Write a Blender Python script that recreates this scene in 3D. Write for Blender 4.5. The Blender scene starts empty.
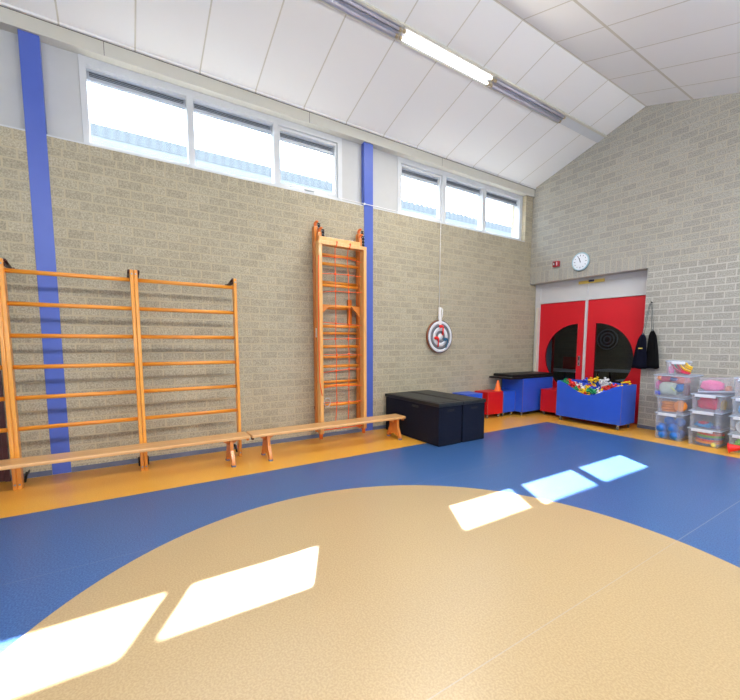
import bpy, bmesh, math, random
from mathutils import Vector, Matrix, Euler
random.seed(7)
SC = bpy.context.scene
COL = SC.collection
PI = math.pi

# ------------------------------------------------------------------ materials
def lin(c):
    return tuple(((v/255)/12.92 if v/255 <= .04045 else (((v/255)+.055)/1.055)**2.4) for v in c)
def newmat(name):
    m = bpy.data.materials.new(name); m.use_nodes = True
    nt = m.node_tree; nt.nodes.clear()
    out = nt.nodes.new('ShaderNodeOutputMaterial')
    b = nt.nodes.new('ShaderNodeBsdfPrincipled')
    nt.links.new(b.outputs[0], out.inputs[0])
    return m, nt, b, out
def N(nt, t, **kw):
    n = nt.nodes.new(t)
    for k, v in kw.items(): setattr(n, k, v)
    return n
def M2(nt, op, a, b=None, c=None):
    n = nt.nodes.new('ShaderNodeMath'); n.operation = op
    for i, v in enumerate((a, b, c)):
        if v is None: continue
        if isinstance(v, (int, float)): n.inputs[i].default_value = v
        else: nt.links.new(v, n.inputs[i])
    return n.outputs[0]
def mixc(nt, fac, a, b):
    n = nt.nodes.new('ShaderNodeMix'); n.data_type = 'RGBA'
    for i, v in ((0, fac), (6, a), (7, b)):
        if isinstance(v, (int, float)): n.inputs[i].default_value = v
        elif isinstance(v, tuple): n.inputs[i].default_value = (*v, 1)
        else: nt.links.new(v, n.inputs[i])
    return n.outputs[2]
def simple(name, rgb, rough=.5, metal=0, var=.06, scale=8, coat=0, spec=.5, bump=0):
    m, nt, b, out = newmat(name)
    c = lin(rgb)
    tc = N(nt, 'ShaderNodeTexCoord')
    no = N(nt, 'ShaderNodeTexNoise'); no.inputs['Scale'].default_value = scale; no.inputs['Detail'].default_value = 3
    nt.links.new(tc.outputs['Object'], no.inputs['Vector'])
    k = mixc(nt, no.outputs[0], tuple(v*(1-var*2) for v in c), tuple(min(1, v*(1+var*2)) for v in c))
    nt.links.new(k, b.inputs['Base Color'])
    b.inputs['Roughness'].default_value = rough; b.inputs['Metallic'].default_value = metal
    b.inputs['Coat Weight'].default_value = coat; b.inputs['Specular IOR Level'].default_value = spec
    if bump:
        bp = N(nt, 'ShaderNodeBump'); bp.inputs['Strength'].default_value = bump; bp.inputs['Distance'].default_value = .01
        nt.links.new(no.outputs[0], bp.inputs['Height']); nt.links.new(bp.outputs[0], b.inputs['Normal'])
    return m
def wood(name, a, b_, rough=.3, axis=2, freq=9):
    m, nt, b, out = newmat(name)
    tc = N(nt, 'ShaderNodeTexCoord'); mp = N(nt, 'ShaderNodeMapping')
    s = [14, 14, 14]; s[axis] = .9; mp.inputs['Scale'].default_value = s
    nt.links.new(tc.outputs['Object'], mp.inputs[0])
    no = N(nt, 'ShaderNodeTexNoise'); no.inputs['Scale'].default_value = 2.2; no.inputs['Detail'].default_value = 5; no.inputs['Distortion'].default_value = .6
    nt.links.new(mp.outputs[0], no.inputs['Vector'])
    cr = N(nt, 'ShaderNodeValToRGB')
    cr.color_ramp.elements[0].position = .32; cr.color_ramp.elements[0].color = (*lin(b_), 1)
    cr.color_ramp.elements[1].position = .66; cr.color_ramp.elements[1].color = (*lin(a), 1)
    nt.links.new(no.outputs[0], cr.inputs[0]); nt.links.new(cr.outputs[0], b.inputs['Base Color'])
    b.inputs['Roughness'].default_value = rough; b.inputs['Coat Weight'].default_value = .25; b.inputs['Coat Roughness'].default_value = .15
    return m
def plastic_clear(name, rgb, alpha=.45):
    m, nt, b, out = newmat(name)
    b.inputs['Base Color'].default_value = (*lin(rgb), 1); b.inputs['Roughness'].default_value = .25
    tr = N(nt, 'ShaderNodeBsdfTransparent'); mx = N(nt, 'ShaderNodeMixShader')
    tl = N(nt, 'ShaderNodeBsdfTranslucent'); tl.inputs[0].default_value = (*lin(rgb), 1); m2 = N(nt, 'ShaderNodeMixShader'); m2.inputs[0].default_value = .5
    nt.links.new(b.outputs[0], m2.inputs[1]); nt.links.new(tl.outputs[0], m2.inputs[2])
    tc = N(nt, 'ShaderNodeTexCoord'); lw = N(nt, 'ShaderNodeLayerWeight'); lw.inputs[0].default_value = .5
    no = N(nt, 'ShaderNodeTexNoise'); no.inputs['Scale'].default_value = 12
    nt.links.new(tc.outputs['Object'], no.inputs['Vector'])
    f = M2(nt, 'MULTIPLY_ADD', no.outputs[0], .08, alpha-.04)
    f = M2(nt, 'MINIMUM', M2(nt, 'MULTIPLY_ADD', M2(nt, 'POWER', lw.outputs['Facing'], 3.0), .32, f), 1.0)
    nt.links.new(f, mx.inputs[0])
    nt.links.new(tr.outputs[0], mx.inputs[1]); nt.links.new(m2.outputs[0], mx.inputs[2]); nt.links.new(mx.outputs[0], out.inputs[0])
    return m
def glass_mat(name, tint=(1, 1, 1), base=.06, k=1.0):
    m, nt, b, out = newmat(name); nt.nodes.remove(b)
    tr = N(nt, 'ShaderNodeBsdfTransparent'); tr.inputs[0].default_value = (*tint, 1)
    gl = N(nt, 'ShaderNodeBsdfGlossy'); gl.inputs['Roughness'].default_value = .02
    lw = N(nt, 'ShaderNodeLayerWeight'); lw.inputs[0].default_value = .5
    f = M2(nt, 'MULTIPLY', M2(nt, 'MULTIPLY_ADD', M2(nt, 'POWER', lw.outputs['Facing'], 4.0), .55, .025), k)
    mx = N(nt, 'ShaderNodeMixShader'); nt.links.new(f, mx.inputs[0])
    nt.links.new(tr.outputs[0], mx.inputs[1]); nt.links.new(gl.outputs[0], mx.inputs[2]); nt.links.new(mx.outputs[0], out.inputs[0])
    return m
def brick_mat(name, along, soldier, offs=(0, 0), light_below=None, c0=(148, 141, 121), c1=(190, 181, 157), m0=(178, 166, 138), m1=(186, 175, 148)):
    """along: world axis index of the wall's run; soldier: list of (u0,u1,z0,z1) regions laid as upright bricks"""
    m, nt, b, out = newmat(name)
    ge = N(nt, 'ShaderNodeNewGeometry'); sp = N(nt, 'ShaderNodeSeparateXYZ'); nt.links.new(ge.outputs['Position'], sp.inputs[0])
    u = sp.outputs[along]; z = sp.outputs[2]
    # slight wander so that the joints are not ruler straight
    no0 = N(nt, 'ShaderNodeTexNoise'); no0.inputs['Scale'].default_value = 3
    nt.links.new(ge.outputs['Position'], no0.inputs['Vector'])
    wz = M2(nt, 'MULTIPLY_ADD', no0.outputs[0], .008, z)
    def bt(w, h, ou, oz, offset):
        cb = N(nt, 'ShaderNodeCombineXYZ')
        nt.links.new(M2(nt, 'ADD', u, ou), cb.inputs[0]); nt.links.new(M2(nt, 'ADD', wz, oz), cb.inputs[1])
        t = N(nt, 'ShaderNodeTexBrick'); t.offset = offset
        t.inputs['Scale'].default_value = 1; t.inputs['Brick Width'].default_value = w; t.inputs['Row Height'].default_value = h
        t.inputs['Mortar Size'].default_value = .0085; t.inputs['Mortar Smooth'].default_value = .35; t.inputs['Bias'].default_value = 0
        t.inputs['Color1'].default_value = (0, 0, 0, 1); t.inputs['Color2'].default_value = (1, 1, 1, 1); t.inputs['Mortar'].default_value = (.5, .5, .5, 1)
        nt.links.new(cb.outputs[0], t.inputs['Vector']); return t
    A = bt(.212, .0915, offs[0]+50, offs[1], .5)
    col, fac = A.outputs[0], A.outputs[1]
    for (u0, u1, z0, z1) in soldier:
        B = bt(.0915, (z1-z0)+.004, 50-u0, 50*((z1-z0)+.004)-z0-.004, 0)
        msk = M2(nt, 'MULTIPLY', M2(nt, 'MULTIPLY', M2(nt, 'GREATER_THAN', u, u0), M2(nt, 'LESS_THAN', u, u1)),
                 M2(nt, 'MULTIPLY', M2(nt, 'GREATER_THAN', z, z0), M2(nt, 'LESS_THAN', z, z1)))
        col = mixc(nt, msk, col, B.outputs[0])
        fac = M2(nt, 'ADD', M2(nt, 'MULTIPLY', fac, M2(nt, 'SUBTRACT', 1, msk)), M2(nt, 'MULTIPLY', B.outputs[1], msk))
    no = N(nt, 'ShaderNodeTexNoise'); no.inputs['Scale'].default_value = 75; no.inputs['Detail'].default_value = 3; no.inputs['Roughness'].default_value = .7
    nt.links.new(ge.outputs['Position'], no.inputs['Vector'])
    cr = N(nt, 'ShaderNodeValToRGB')
    cr.color_ramp.elements[0].position = .36; cr.color_ramp.elements[0].color = (*lin(c0), 1)
    cr.color_ramp.elements[1].position = .64; cr.color_ramp.elements[1].color = (*lin(c1), 1)
    nt.links.new(no.outputs[0], cr.inputs[0])
    dk = mixc(nt, col, (.88, .88, .88), (1.05, 1.05, 1.05))
    mu = N(nt, 'ShaderNodeMix'); mu.data_type = 'RGBA'; mu.blend_type = 'MULTIPLY'; mu.inputs[0].default_value = 1
    nt.links.new(cr.outputs[0], mu.inputs[6]); nt.links.new(dk, mu.inputs[7])
    mort = mixc(nt, no0.outputs[0], lin(m0), lin(m1))
    if light_below:
        f = M2(nt, 'LESS_THAN', z, light_below); mort = mixc(nt, f, mort, lin((190, 186, 176)))
    nt.links.new(mixc(nt, fac, mu.outputs[2], mort), b.inputs['Base Color'])
    b.inputs['Roughness'].default_value = .9
    bp = N(nt, 'ShaderNodeBump'); bp.inputs['Strength'].default_value = .35; bp.inputs['Distance'].default_value = .005
    nt.links.new(M2(nt, 'ADD', M2(nt, 'MULTIPLY', fac, -1.0), M2(nt, 'MULTIPLY', no.outputs[0], .5)), bp.inputs['Height'])
    nt.links.new(bp.outputs[0], b.inputs['Normal'])
    return m

def floor_mat():
    m, nt, b, out = newmat('floor_linoleum')
    ge = N(nt, 'ShaderNodeNewGeometry'); sp = N(nt, 'ShaderNodeSeparateXYZ'); nt.links.new(ge.outputs['Position'], sp.inputs[0])
    x, y = sp.outputs[0], sp.outputs[1]
    dx = M2(nt, 'ADD', x, 1.209); dy = M2(nt, 'ADD', y, -1.133)
    d = M2(nt, 'SQRT', M2(nt, 'ADD', M2(nt, 'MULTIPLY', dx, dx), M2(nt, 'MULTIPLY', dy, dy)))
    circ = M2(nt, 'LESS_THAN', d, 1.877)
    bord = M2(nt, 'MAXIMUM', M2(nt, 'LESS_THAN', x, -3.895), M2(nt, 'GREATER_THAN', y, 5.785))
    sp1 = N(nt, 'ShaderNodeTexNoise'); sp1.inputs['Scale'].default_value = 110; sp1.inputs['Detail'].default_value = 2
    nt.links.new(ge.outputs['Position'], sp1.inputs['Vector'])
    sp2 = N(nt, 'ShaderNodeTexNoise'); sp2.inputs['Scale'].default_value = 1.3; sp2.inputs['Detail'].default_value = 6; sp2.inputs['Roughness'].default_value = .65
    nt.links.new(ge.outputs['Position'], sp2.inputs['Vector'])
    def ramp(a, c, e0=.38, e1=.64):
        r = N(nt, 'ShaderNodeValToRGB'); r.color_ramp.elements[0].position = e0; r.color_ramp.elements[0].color = (*lin(a), 1)
        r.color_ramp.elements[1].position = e1; r.color_ramp.elements[1].color = (*lin(c), 1)
        nt.links.new(sp1.outputs[0], r.inputs[0]); return r.outputs[0]
    blue = ramp(BLUE_A, BLUE_B); beige = ramp(BEIGE_A, BEIGE_B); yel = ramp(YEL_A, YEL_B)
    c = mixc(nt, circ, blue, beige); c = mixc(nt, bord, c, yel)
    # welded seam lines between the linoleum sheets
    def line(expr, w): return M2(nt, 'LESS_THAN', M2(nt, 'ABSOLUTE', expr), w)
    seam = line(M2(nt, 'ADD', x, 1.018), .0028)
    seam = M2(nt, 'MAXIMUM', seam, line(M2(nt, 'ADD', x, 2.8), .0012))
    seam = M2(nt, 'MAXIMUM', seam, line(M2(nt, 'ADD', x, -1.25), .0022))
    c = mixc(nt, M2(nt, 'MULTIPLY', seam, .45), c, (.45, .42, .38))
    sm = mixc(nt, sp2.outputs[0], (.93, .93, .93), (1.06, 1.06, 1.06))
    mu = N(nt, 'ShaderNodeMix'); mu.data_type = 'RGBA'; mu.blend_type = 'MULTIPLY'; mu.inputs[0].default_value = 1
    nt.links.new(c, mu.inputs[6]); nt.links.new(sm, mu.inputs[7])
    nt.links.new(mu.outputs[2], b.inputs['Base Color'])
    rr = M2(nt, 'MULTIPLY_ADD', sp2.outputs[0], .12, .26)
    nt.links.new(rr, b.inputs['Roughness']); b.inputs['Specular IOR Level'].default_value = .75
    return m
BLUE_A, BLUE_B = (40, 78, 134), (68, 108, 162)
BEIGE_A, BEIGE_B = (176, 150, 110), (190, 166, 124)
YEL_A, YEL_B = (226, 162, 52), (236, 178, 72)

def ceiling_mat():
    m, nt, b, out = newmat('ceiling_tiles')
    ge = N(nt, 'ShaderNodeNewGeometry'); sp = N(nt, 'ShaderNodeSeparateXYZ'); nt.links.new(ge.outputs['Position'], sp.inputs[0])
    x, y = sp.outputs[0], sp.outputs[1]
    fy = M2(nt, 'FRACT', M2(nt, 'DIVIDE', M2(nt, 'ADD', y, 100*.588-6.137), .588))
    s1 = M2(nt, 'MAXIMUM', M2(nt, 'LESS_THAN', fy, .012), M2(nt, 'GREATER_THAN', fy, .988))
    def line(p, w): return M2(nt, 'LESS_THAN', M2(nt, 'ABSOLUTE', M2(nt, 'ADD', x, -p)), w)
    s = s1
    for p, w in ((-3.04, .010), (-2.455, .016), (-1.27, .012), (-.08, .012), (1.11, .012), (2.3, .012)):
        s = M2(nt, 'MAXIMUM', s, line(p, w))
    # every panel a very slightly different white
    cb = N(nt, 'ShaderNodeCombineXYZ')
    nt.links.new(M2(nt, 'FLOOR', M2(nt, 'DIVIDE', M2(nt, 'ADD', y, 100*.588-6.137), .588)), cb.inputs[1])
    nt.links.new(M2(nt, 'GREATER_THAN', x, -3.04), cb.inputs[0])
    wn = N(nt, 'ShaderNodeTexWhiteNoise'); nt.links.new(cb.outputs[0], wn.inputs['Vector'])
    base = mixc(nt, wn.outputs[0], lin((237, 236, 232)), lin((242, 241, 237)))
    nt.links.new(mixc(nt, s, base, lin((208, 203, 188))), b.inputs['Base Color'])
    b.inputs['Roughness'].default_value = .85
    bp = N(nt, 'ShaderNodeBump'); bp.inputs['Strength'].default_value = .3; bp.inputs['Distance'].default_value = .005; bp.invert = True
    nt.links.new(s, bp.inputs['Height']); nt.links.new(bp.outputs[0], b.inputs['Normal'])
    return m
def emit(name, rgb, s):
    m, nt, b, out = newmat(name)
    b.inputs['Base Color'].default_value = (.9, .9, .9, 1)
    b.inputs['Emission Color'].default_value = (*rgb, 1); b.inputs['Emission Strength'].default_value = s
    return m
def weave_mat():
    m, nt, b, out = newmat('woven_black_resin')
    ge = N(nt, 'ShaderNodeNewGeometry'); sp = N(nt, 'ShaderNodeSeparateXYZ'); nt.links.new(ge.outputs['Position'], sp.inputs[0])
    cb = N(nt, 'ShaderNodeCombineXYZ')
    nt.links.new(M2(nt, 'ADD', M2(nt, 'ADD', sp.outputs[0], sp.outputs[1]), 50), cb.inputs[0]); nt.links.new(sp.outputs[2], cb.inputs[1])
    t = N(nt, 'ShaderNodeTexBrick'); t.inputs['Scale'].default_value = 1; t.inputs['Brick Width'].default_value = .05; t.inputs['Row Height'].default_value = .018
    t.inputs['Mortar Size'].default_value = .0035; t.inputs['Color1'].default_value = (1, 1, 1, 1); t.inputs['Color2'].default_value = (.8, .8, .8, 1); t.inputs['Mortar'].default_value = (0, 0, 0, 1)
    nt.links.new(cb.outputs[0], t.inputs['Vector'])
    nt.links.new(mixc(nt, t.outputs[0], (.0004, .0004, .0006), (.013, .018, .040)), b.inputs['Base Color'])  # navy strands carry the boxes' reflected sheen in their base colour
    b.inputs['Roughness'].default_value = .5; b.inputs['Specular IOR Level'].default_value = .12
    bp = N(nt, 'ShaderNodeBump'); bp.inputs['Strength'].default_value = .6; bp.inputs['Distance'].default_value = .004
    nt.links.new(t.outputs[0], bp.inputs['Height']); nt.links.new(bp.outputs[0], b.inputs['Normal'])
    return m
def corrugated(name, rgb):
    m, nt, b, out = newmat(name)
    ge = N(nt, 'ShaderNodeNewGeometry'); sp = N(nt, 'ShaderNodeSeparateXYZ'); nt.links.new(ge.outputs['Position'], sp.inputs[0])
    s = M2(nt, 'SINE', M2(nt, 'MULTIPLY', sp.outputs[1], 38))
    c = lin(rgb)
    nt.links.new(mixc(nt, M2(nt, 'MULTIPLY_ADD', s, .5, .5), tuple(v*.8 for v in c), c), b.inputs['Base Color'])
    b.inputs['Roughness'].default_value = .6
    return m

MT = dict(
    brick_l=brick_mat('brick_left', 1, [(-9, 9, 3.085, 3.19)], offs=(-.0145, .003)),
    brick_b=brick_mat('brick_back', 0, [(-4.94, -2.87, 2.41, 2.62)], offs=(.06, .03), light_below=2.42, c0=(140, 138, 129), c1=(186, 183, 173), m0=(176, 168, 150), m1=(182, 175, 160)),
    brick_far=brick_mat('brick_far', 0, []),
    ceil=ceiling_mat(), floor=floor_mat(),
    panel=simple('white_panel', (190, 191, 190), .6, var=.02),
    frame=simple('window_frame', (206, 209, 211), .4, var=.02),
    vent=simple('vent_aluminium', (176, 182, 190), .45, .2),
    ventd=simple('vent_slot', (96, 102, 110), .6),
    beam=simple('beam_cream', (200, 198, 186), .55, var=.02),
    dark=simple('dark_gap', (52, 44, 44), .8),
    bluep=simple('blue_paint', (70, 94, 180), .42, var=.03),
    base=simple('baseboard_grey', (92, 100, 122), .55, var=.08),
    glass=glass_mat('window_glass', (.97, .98, 1)),
    dglass=glass_mat('door_glass', (.62, .70, .76), k=.7),
    red=simple('red_door', (206, 14, 34), .4, var=.03),
    redbox=simple('red_laminate', (205, 18, 20), .38, var=.03),
    bluebox=simple('blue_laminate', (42, 88, 204), .38, var=.03),
    edge=simple('plywood_edge', (150, 110, 90), .6),
    frdoor=simple('door_frame_cream', (214, 208, 192), .5, var=.02),
    header=simple('door_header', (208, 208, 208), .5, var=.02),
    maroon=simple('maroon_door', (62, 18, 18), .45),
    barw=wood('bar_wood', (238, 166, 68), (226, 142, 42), .28, 2),
    rungw=wood('rung_wood', (236, 156, 54), (216, 128, 32), .32, 1),
    darkw=wood('frame_wood', (216, 132, 46), (198, 108, 28), .35, 2),
    lightw=wood('light_beech', (232, 178, 106), (218, 156, 80), .35, 2),
    benchw=wood('bench_top_wood', (226, 180, 122), (214, 162, 102), .33, 1),
    legw=wood('bench_leg_wood', (222, 142, 66), (206, 120, 48), .35, 2),
    steel=simple('dark_steel', (62, 30, 28), .45, .5),
    blacksteel=simple('black_steel', (24, 24, 26), .45, .4),
    bolt=simple('bolt_zinc', (170, 170, 175), .35, .8),
    pad=simple('rubber_pad', (96, 110, 140), .6),
    net=simple('orange_net', (240, 96, 30), .7),
    hook=simple('orange_hook', (226, 112, 40), .5),
    weave=weave_mat(), blacklid=simple('black_lid', (26, 29, 30), .45, bump=.2, scale=60),
    slot=simple('slot_black', (6, 6, 7), .6),
    mat=simple('black_mat', (17, 17, 19), .5),
    cone=simple('orange_cone', (240, 108, 34), .45),
    redcone=simple('red_cone', (225, 30, 20), .45),
    wheel=simple('wheel_grey', (92, 92, 92), .5), wheelh=simple('wheel_housing', (190, 190, 192), .3, .8),
    white=simple('white_plastic', (236, 236, 234), .45, var=.02),
    ledge=simple('latch_white', (228, 230, 236), .4, var=.02),
    craterim=plastic_clear('clear_rim', (226, 236, 248), .75), crate=plastic_clear('clear_crate', (238, 244, 252), .15), cratelid=plastic_clear('clear_lid', (232, 240, 250), .28),
    refl=simple('lamp_reflector', (196, 198, 206), .35, .55), reflh=simple('lamp_housing', (206, 204, 190), .5),
    tube=simple('dead_tube', (200, 196, 205), .35), lit=emit('lit_tube', (1, .97, .9), 6),
    cap=simple('tube_cap', (190, 172, 140), .5),
    bag=simple('navy_bag', (8, 10, 26), .8, var=.2, spec=.1), bagk=simple('black_bag', (7, 7, 9), .8, var=.2, spec=.1), cordk=simple('grey_cord', (84, 90, 92), .7),
    yellow=simple('yellow_tape', (226, 196, 96), .5), navy=simple('navy_box', (30, 30, 80), .5),
    clockf=simple('clock_face', (236, 240, 246), .4, var=.01), clockr=simple('clock_rim', (176, 206, 216), .3, .3), ink=simple('clock_ink', (60, 58, 66), .5),
    alarm=simple('alarm_red', (160, 24, 34), .4), alarmd=simple('alarm_dark', (60, 20, 24), .5),
    brd_d=simple('target_grey', (112, 112, 116), .9), brd_w=simple('target_white', (226, 228, 232), .8), rim=simple('target_rim', (150, 84, 52), .7), rimg=simple('target_border', (86, 84, 88), .8),
    dred=simple('dart_red', (232, 24, 20), .5), dblue=simple('dart_blue', (24, 96, 130), .5),
    roofc=corrugated('roof_sheet', (90, 98, 102)), outw=simple('outer_wall', (112, 122, 130), .8),
    ground=simple('outer_ground', (150, 148, 140), .9),
)
def pm(name, rgb, rough=.4, **k):
    if name not in MT: MT[name] = simple(name, rgb, rough, **k)
    return MT[name]

# ------------------------------------------------------------------ mesh helpers
class MB:
    def __init__(s): s.bm = bmesh.new()
    def box(s, lo, hi, mi=0, bev=0, mat=None):
        lo, hi = Vector(lo), Vector(hi)
        r = bmesh.ops.create_cube(s.bm, size=1); c = (lo+hi)/2; d = hi-lo
        for v in r['verts']: v.co = Vector((v.co.x*d.x, v.co.y*d.y, v.co.z*d.z)) + c
        fs = set(f for v in r['verts'] for f in v.link_faces)
        for f in fs: f.material_index = mi
        vs = r['verts']
        if bev:
            es = list(set(e for v in r['verts'] for e in v.link_edges))
            q = bmesh.ops.bevel(s.bm, geom=es, offset=bev, segments=2, affect='EDGES', profile=.5)
            vs = list(set(v for f in q['faces'] for v in f.verts) | set(v for v in r['verts'] if v.is_valid))
            for f in q['faces']: f.material_index = mi
        if mat is not None: bmesh.ops.transform(s.bm, matrix=mat, verts=[v for v in vs if v.is_valid])
        return s
    def tube(s, pts, r, n=8, mi=0, cap=True, rx=None, closed=False):
        """tube along pts; r scalar or list"""
        pts = [Vector(p) for p in pts]; k = len(pts)
        R = r if isinstance(r, (list, tuple)) else [r]*k
        rings = []; prev = None
        for i, p in enumerate(pts):
            if closed: t = (pts[(i+1) % k]-pts[i-1]).normalized()
            else: t = (pts[min(i+1, k-1)]-pts[max(i-1, 0)]).normalized()
            if prev is None:
                a = Vector((0, 0, 1)) if abs(t.z) < .9 else Vector((1, 0, 0))
                u = t.cross(a).normalized()
            else: u = (prev - t*prev.dot(t)).normalized()
            prev = u; w = t.cross(u)
            ry = R[i]; 
            rings.append([s.bm.verts.new(p + u*math.cos(2*PI*j/n)*(ry if rx is None else rx) + w*math.sin(2*PI*j/n)*ry) for j in range(n)])
        m = k if closed else k-1
        for i in range(m):
            A, B = rings[i], rings[(i+1) % k]
            for j in range(n):
                f = s.bm.faces.new((A[j], A[(j+1) % n], B[(j+1) % n], B[j])); f.smooth = True; f.material_index = mi
        if cap and not closed:
            f = s.bm.faces.new(rings[0][::-1]); f.material_index = mi
            f = s.bm.faces.new(rings[-1]); f.material_index = mi
        return s
    def lathe(s, prof, org, axis=(0, 0, 1), n=24, mi=0, squash=None):
        """prof list of (radius, height) along axis"""
        ax = Vector(axis).normalized(); a = Vector((0, 0, 1)) if abs(ax.z) < .9 else Vector((1, 0, 0))
        u = ax.cross(a).normalized(); w = ax.cross(u); org = Vector(org); rings = []
        for r, h in prof:
            if r <= 1e-6: rings.append([s.bm.verts.new(org+ax*h)])
            else: rings.append([s.bm.verts.new(org+ax*h+u*math.cos(2*PI*j/n)*r+w*math.sin(2*PI*j/n)*r) for j in range(n)])
        for A, B in zip(rings, rings[1:]):
            for j in range(n):
                if len(A) == 1 and len(B) == 1: continue
                if len(A) == 1: vs = (A[0], B[(j+1) % n], B[j])
                elif len(B) == 1: vs = (A[j], A[(j+1) % n], B[0])
                else: vs = (A[j], A[(j+1) % n], B[(j+1) % n], B[j])
                f = s.bm.faces.new(vs); f.smooth = True; f.material_index = mi
        return s
    def sph(s, c, r, sc=(1, 1, 1), n=16, mi=0):
        q = bmesh.ops.create_uvsphere(s.bm, u_segments=n, v_segments=max(6, n//2), radius=r)
        for v in q['verts']: v.co = Vector((v.co.x*sc[0], v.co.y*sc[1], v.co.z*sc[2])) + Vector(c)
        for f in set(f for v in q['verts'] for f in v.link_faces): f.smooth = True; f.material_index = mi
        return s
    def prism(s, poly, axis, a, b, mi=0):
        """poly: 2D points in the two other axes (cyclic order x->y,z ; y->x,z ; z->x,y)"""
        def P(p, t):
            return {0: (t, p[0], p[1]), 1: (p[0], t, p[1]), 2: (p[0], p[1], t)}[axis]
        A = [s.bm.verts.new(P(p, a)) for p in poly]; B = [s.bm.verts.new(P(p, b)) for p in poly]
        n = len(poly)
        fs = [s.bm.faces.new(A), s.bm.faces.new(B[::-1])]
        for i in range(n): fs.append(s.bm.faces.new((A[i], B[i], B[(i+1) % n], A[(i+1) % n])))
        for f in fs: f.material_index = mi
        bmesh.ops.recalc_face_normals(s.bm, faces=fs)
        bmesh.ops.triangulate(s.bm, faces=[f for f in fs if len(f.verts) > 4])
        return s
    def holed(s, outer, inner, axis, a, b, mi=0):
        """plate with one hole, between a and b on axis"""
        def P(p, t): return {0: (t, p[0], p[1]), 1: (p[0], t, p[1]), 2: (p[0], p[1], t)}[axis]
        for t in (a, b):
            O = [s.bm.verts.new(P(p, t)) for p in outer]; I = [s.bm.verts.new(P(p, t)) for p in inner]
            es = [s.bm.edges.new((L[i], L[(i+1) % len(L)])) for L in (O, I) for i in range(len(L))]
            q = bmesh.ops.triangle_fill(s.bm, edges=es, use_beauty=True)
            for f in q['geom']:
                if isinstance(f, bmesh.types.BMFace): f.material_index = mi
            if t == a: O1, I1 = O, I
        for L, K in ((O1, O), (I1, I)):
            for i in range(len(L)):
                f = s.bm.faces.new((L[i], L[(i+1) % len(L)], K[(i+1) % len(L)], K[i])); f.material_index = mi
        bmesh.ops.recalc_face_normals(s.bm, faces=s.bm.faces[:])
        return s
def setp(o, **k):
    for a, v in k.items():
        if v is not None: o[a] = v
    return o
def obj(name, mb, mats, parent=None, local=False, label=None):
    me = bpy.data.meshes.new(name)
    if not local and parent is not None:
        p = parent; off = Vector((0, 0, 0))
        while p is not None: off += p.location; p = p.parent
        bmesh.ops.translate(mb.bm, verts=mb.bm.verts[:], vec=-off)
    mb.bm.to_mesh(me); mb.bm.free()
    for m in (mats if isinstance(mats, (list, tuple)) else [mats]): me.materials.append(MT[m] if isinstance(m, str) else m)
    o = bpy.data.objects.new(name, me); COL.objects.link(o)
    if parent is not None: o.parent = parent
    if label: o['label'] = label
    return o
def thing(name, label, cat, loc=(0, 0, 0), group=None, rot=None):
    o = bpy.data.objects.new(name, None); COL.objects.link(o); o.location = loc
    if rot: o.rotation_euler = rot
    o.empty_display_size = .1
    return setp(o, label=label, category=cat, group=group)
def one(name, mb, mats, label, cat, org=None, group=None, rot=None):
    """a thing that is one mesh; mesh coordinates are world unless org given, then the origin is moved there"""
    if org is not None: bmesh.ops.translate(mb.bm, verts=mb.bm.verts[:], vec=-Vector(org))
    o = obj(name, mb, mats)
    if org is not None: o.location = org
    if rot: o.rotation_euler = rot
    return setp(o, label=label, category=cat, group=group)
def struct(name, mb, mats, parent=None, label=None):
    o = obj(name, mb, mats, parent)
    if parent is None: o['kind'] = 'structure'
    if label: o['label'] = label
    return o
def copy_tree(o, parent=None):
    c = o.copy(); COL.objects.link(c); c.parent = parent
    for ch in o.children: copy_tree(ch, c)
    return c
def islands(name, mb, mats, parent=None, local=False, label=None):
    # every loose piece of the builder becomes an object of its own
    bm = mb.bm; bm.verts.ensure_lookup_table(); seen = set(); res = []
    for v0 in bm.verts:
        if v0 in seen: continue
        st = [v0]; comp = []; seen.add(v0)
        while st:
            v = st.pop(); comp.append(v)
            for e in v.link_edges:
                w_ = e.other_vert(v)
                if w_ not in seen: seen.add(w_); st.append(w_)
        mp = {}; q = MB()
        for v in comp: mp[v] = q.bm.verts.new(v.co)
        for f in set(f for v in comp for f in v.link_faces):
            g = q.bm.faces.new([mp[v] for v in f.verts]); g.smooth = f.smooth; g.material_index = f.material_index
        res.append(obj(name, q, mats, parent, local, label))
    bm.free(); return res
def B(lo, hi, bev=0): return MB().box(lo, hi, bev=bev)

# ------------------------------------------------------------------ room
W = -4.93; L = 6.6; DY = 6.79; R = 3.6; RB = -3.6
def cz(x): return 4.769 + (.32 if x < -3.04 else -.318)*(x+3.04)
struct('floor', B((-5.25, -3.75, -.1), (3.75, 9.9, 0)), 'floor')
mb = MB()
mb.prism([(-5.25, cz(-5.25)), (-3.04, cz(-3.04)), (3.75, cz(3.75)), (3.75, cz(3.75)+.12), (-3.04, cz(-3.04)+.12), (-5.25, cz(-5.25)+.12)], 1, -3.75, L)
struct('ceiling', mb, 'ceil')
# left wall: brick below the window strip, brick pier at the far end
mb = MB(); mb.box((-5.25, -3.75, 0), (W, 6.95, 3.18)); mb.box((-5.25, 6.40, 3.18), (W, L, 4.02))
struct('wall_left', mb, 'brick_l')
# back wall with the door niche
mb = MB()
mb.prism([(-5.25, 2.415), (-2.874, 2.415), (-2.874, 0), (3.75, 0), (3.75, cz(3.75)), (-3.04, cz(-3.04)), (-5.25, cz(-5.25))], 1, L, 6.95)
struct('wall_back', mb, 'brick_b')
mb = MB(); mb.prism([(-5.25, 0), (3.75, 0), (3.75, cz(3.75)), (-3.04, cz(-3.04)), (-5.25, cz(-5.25))], 1, -3.75, RB)
struct('wall_rear', mb, 'brick_b')
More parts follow.
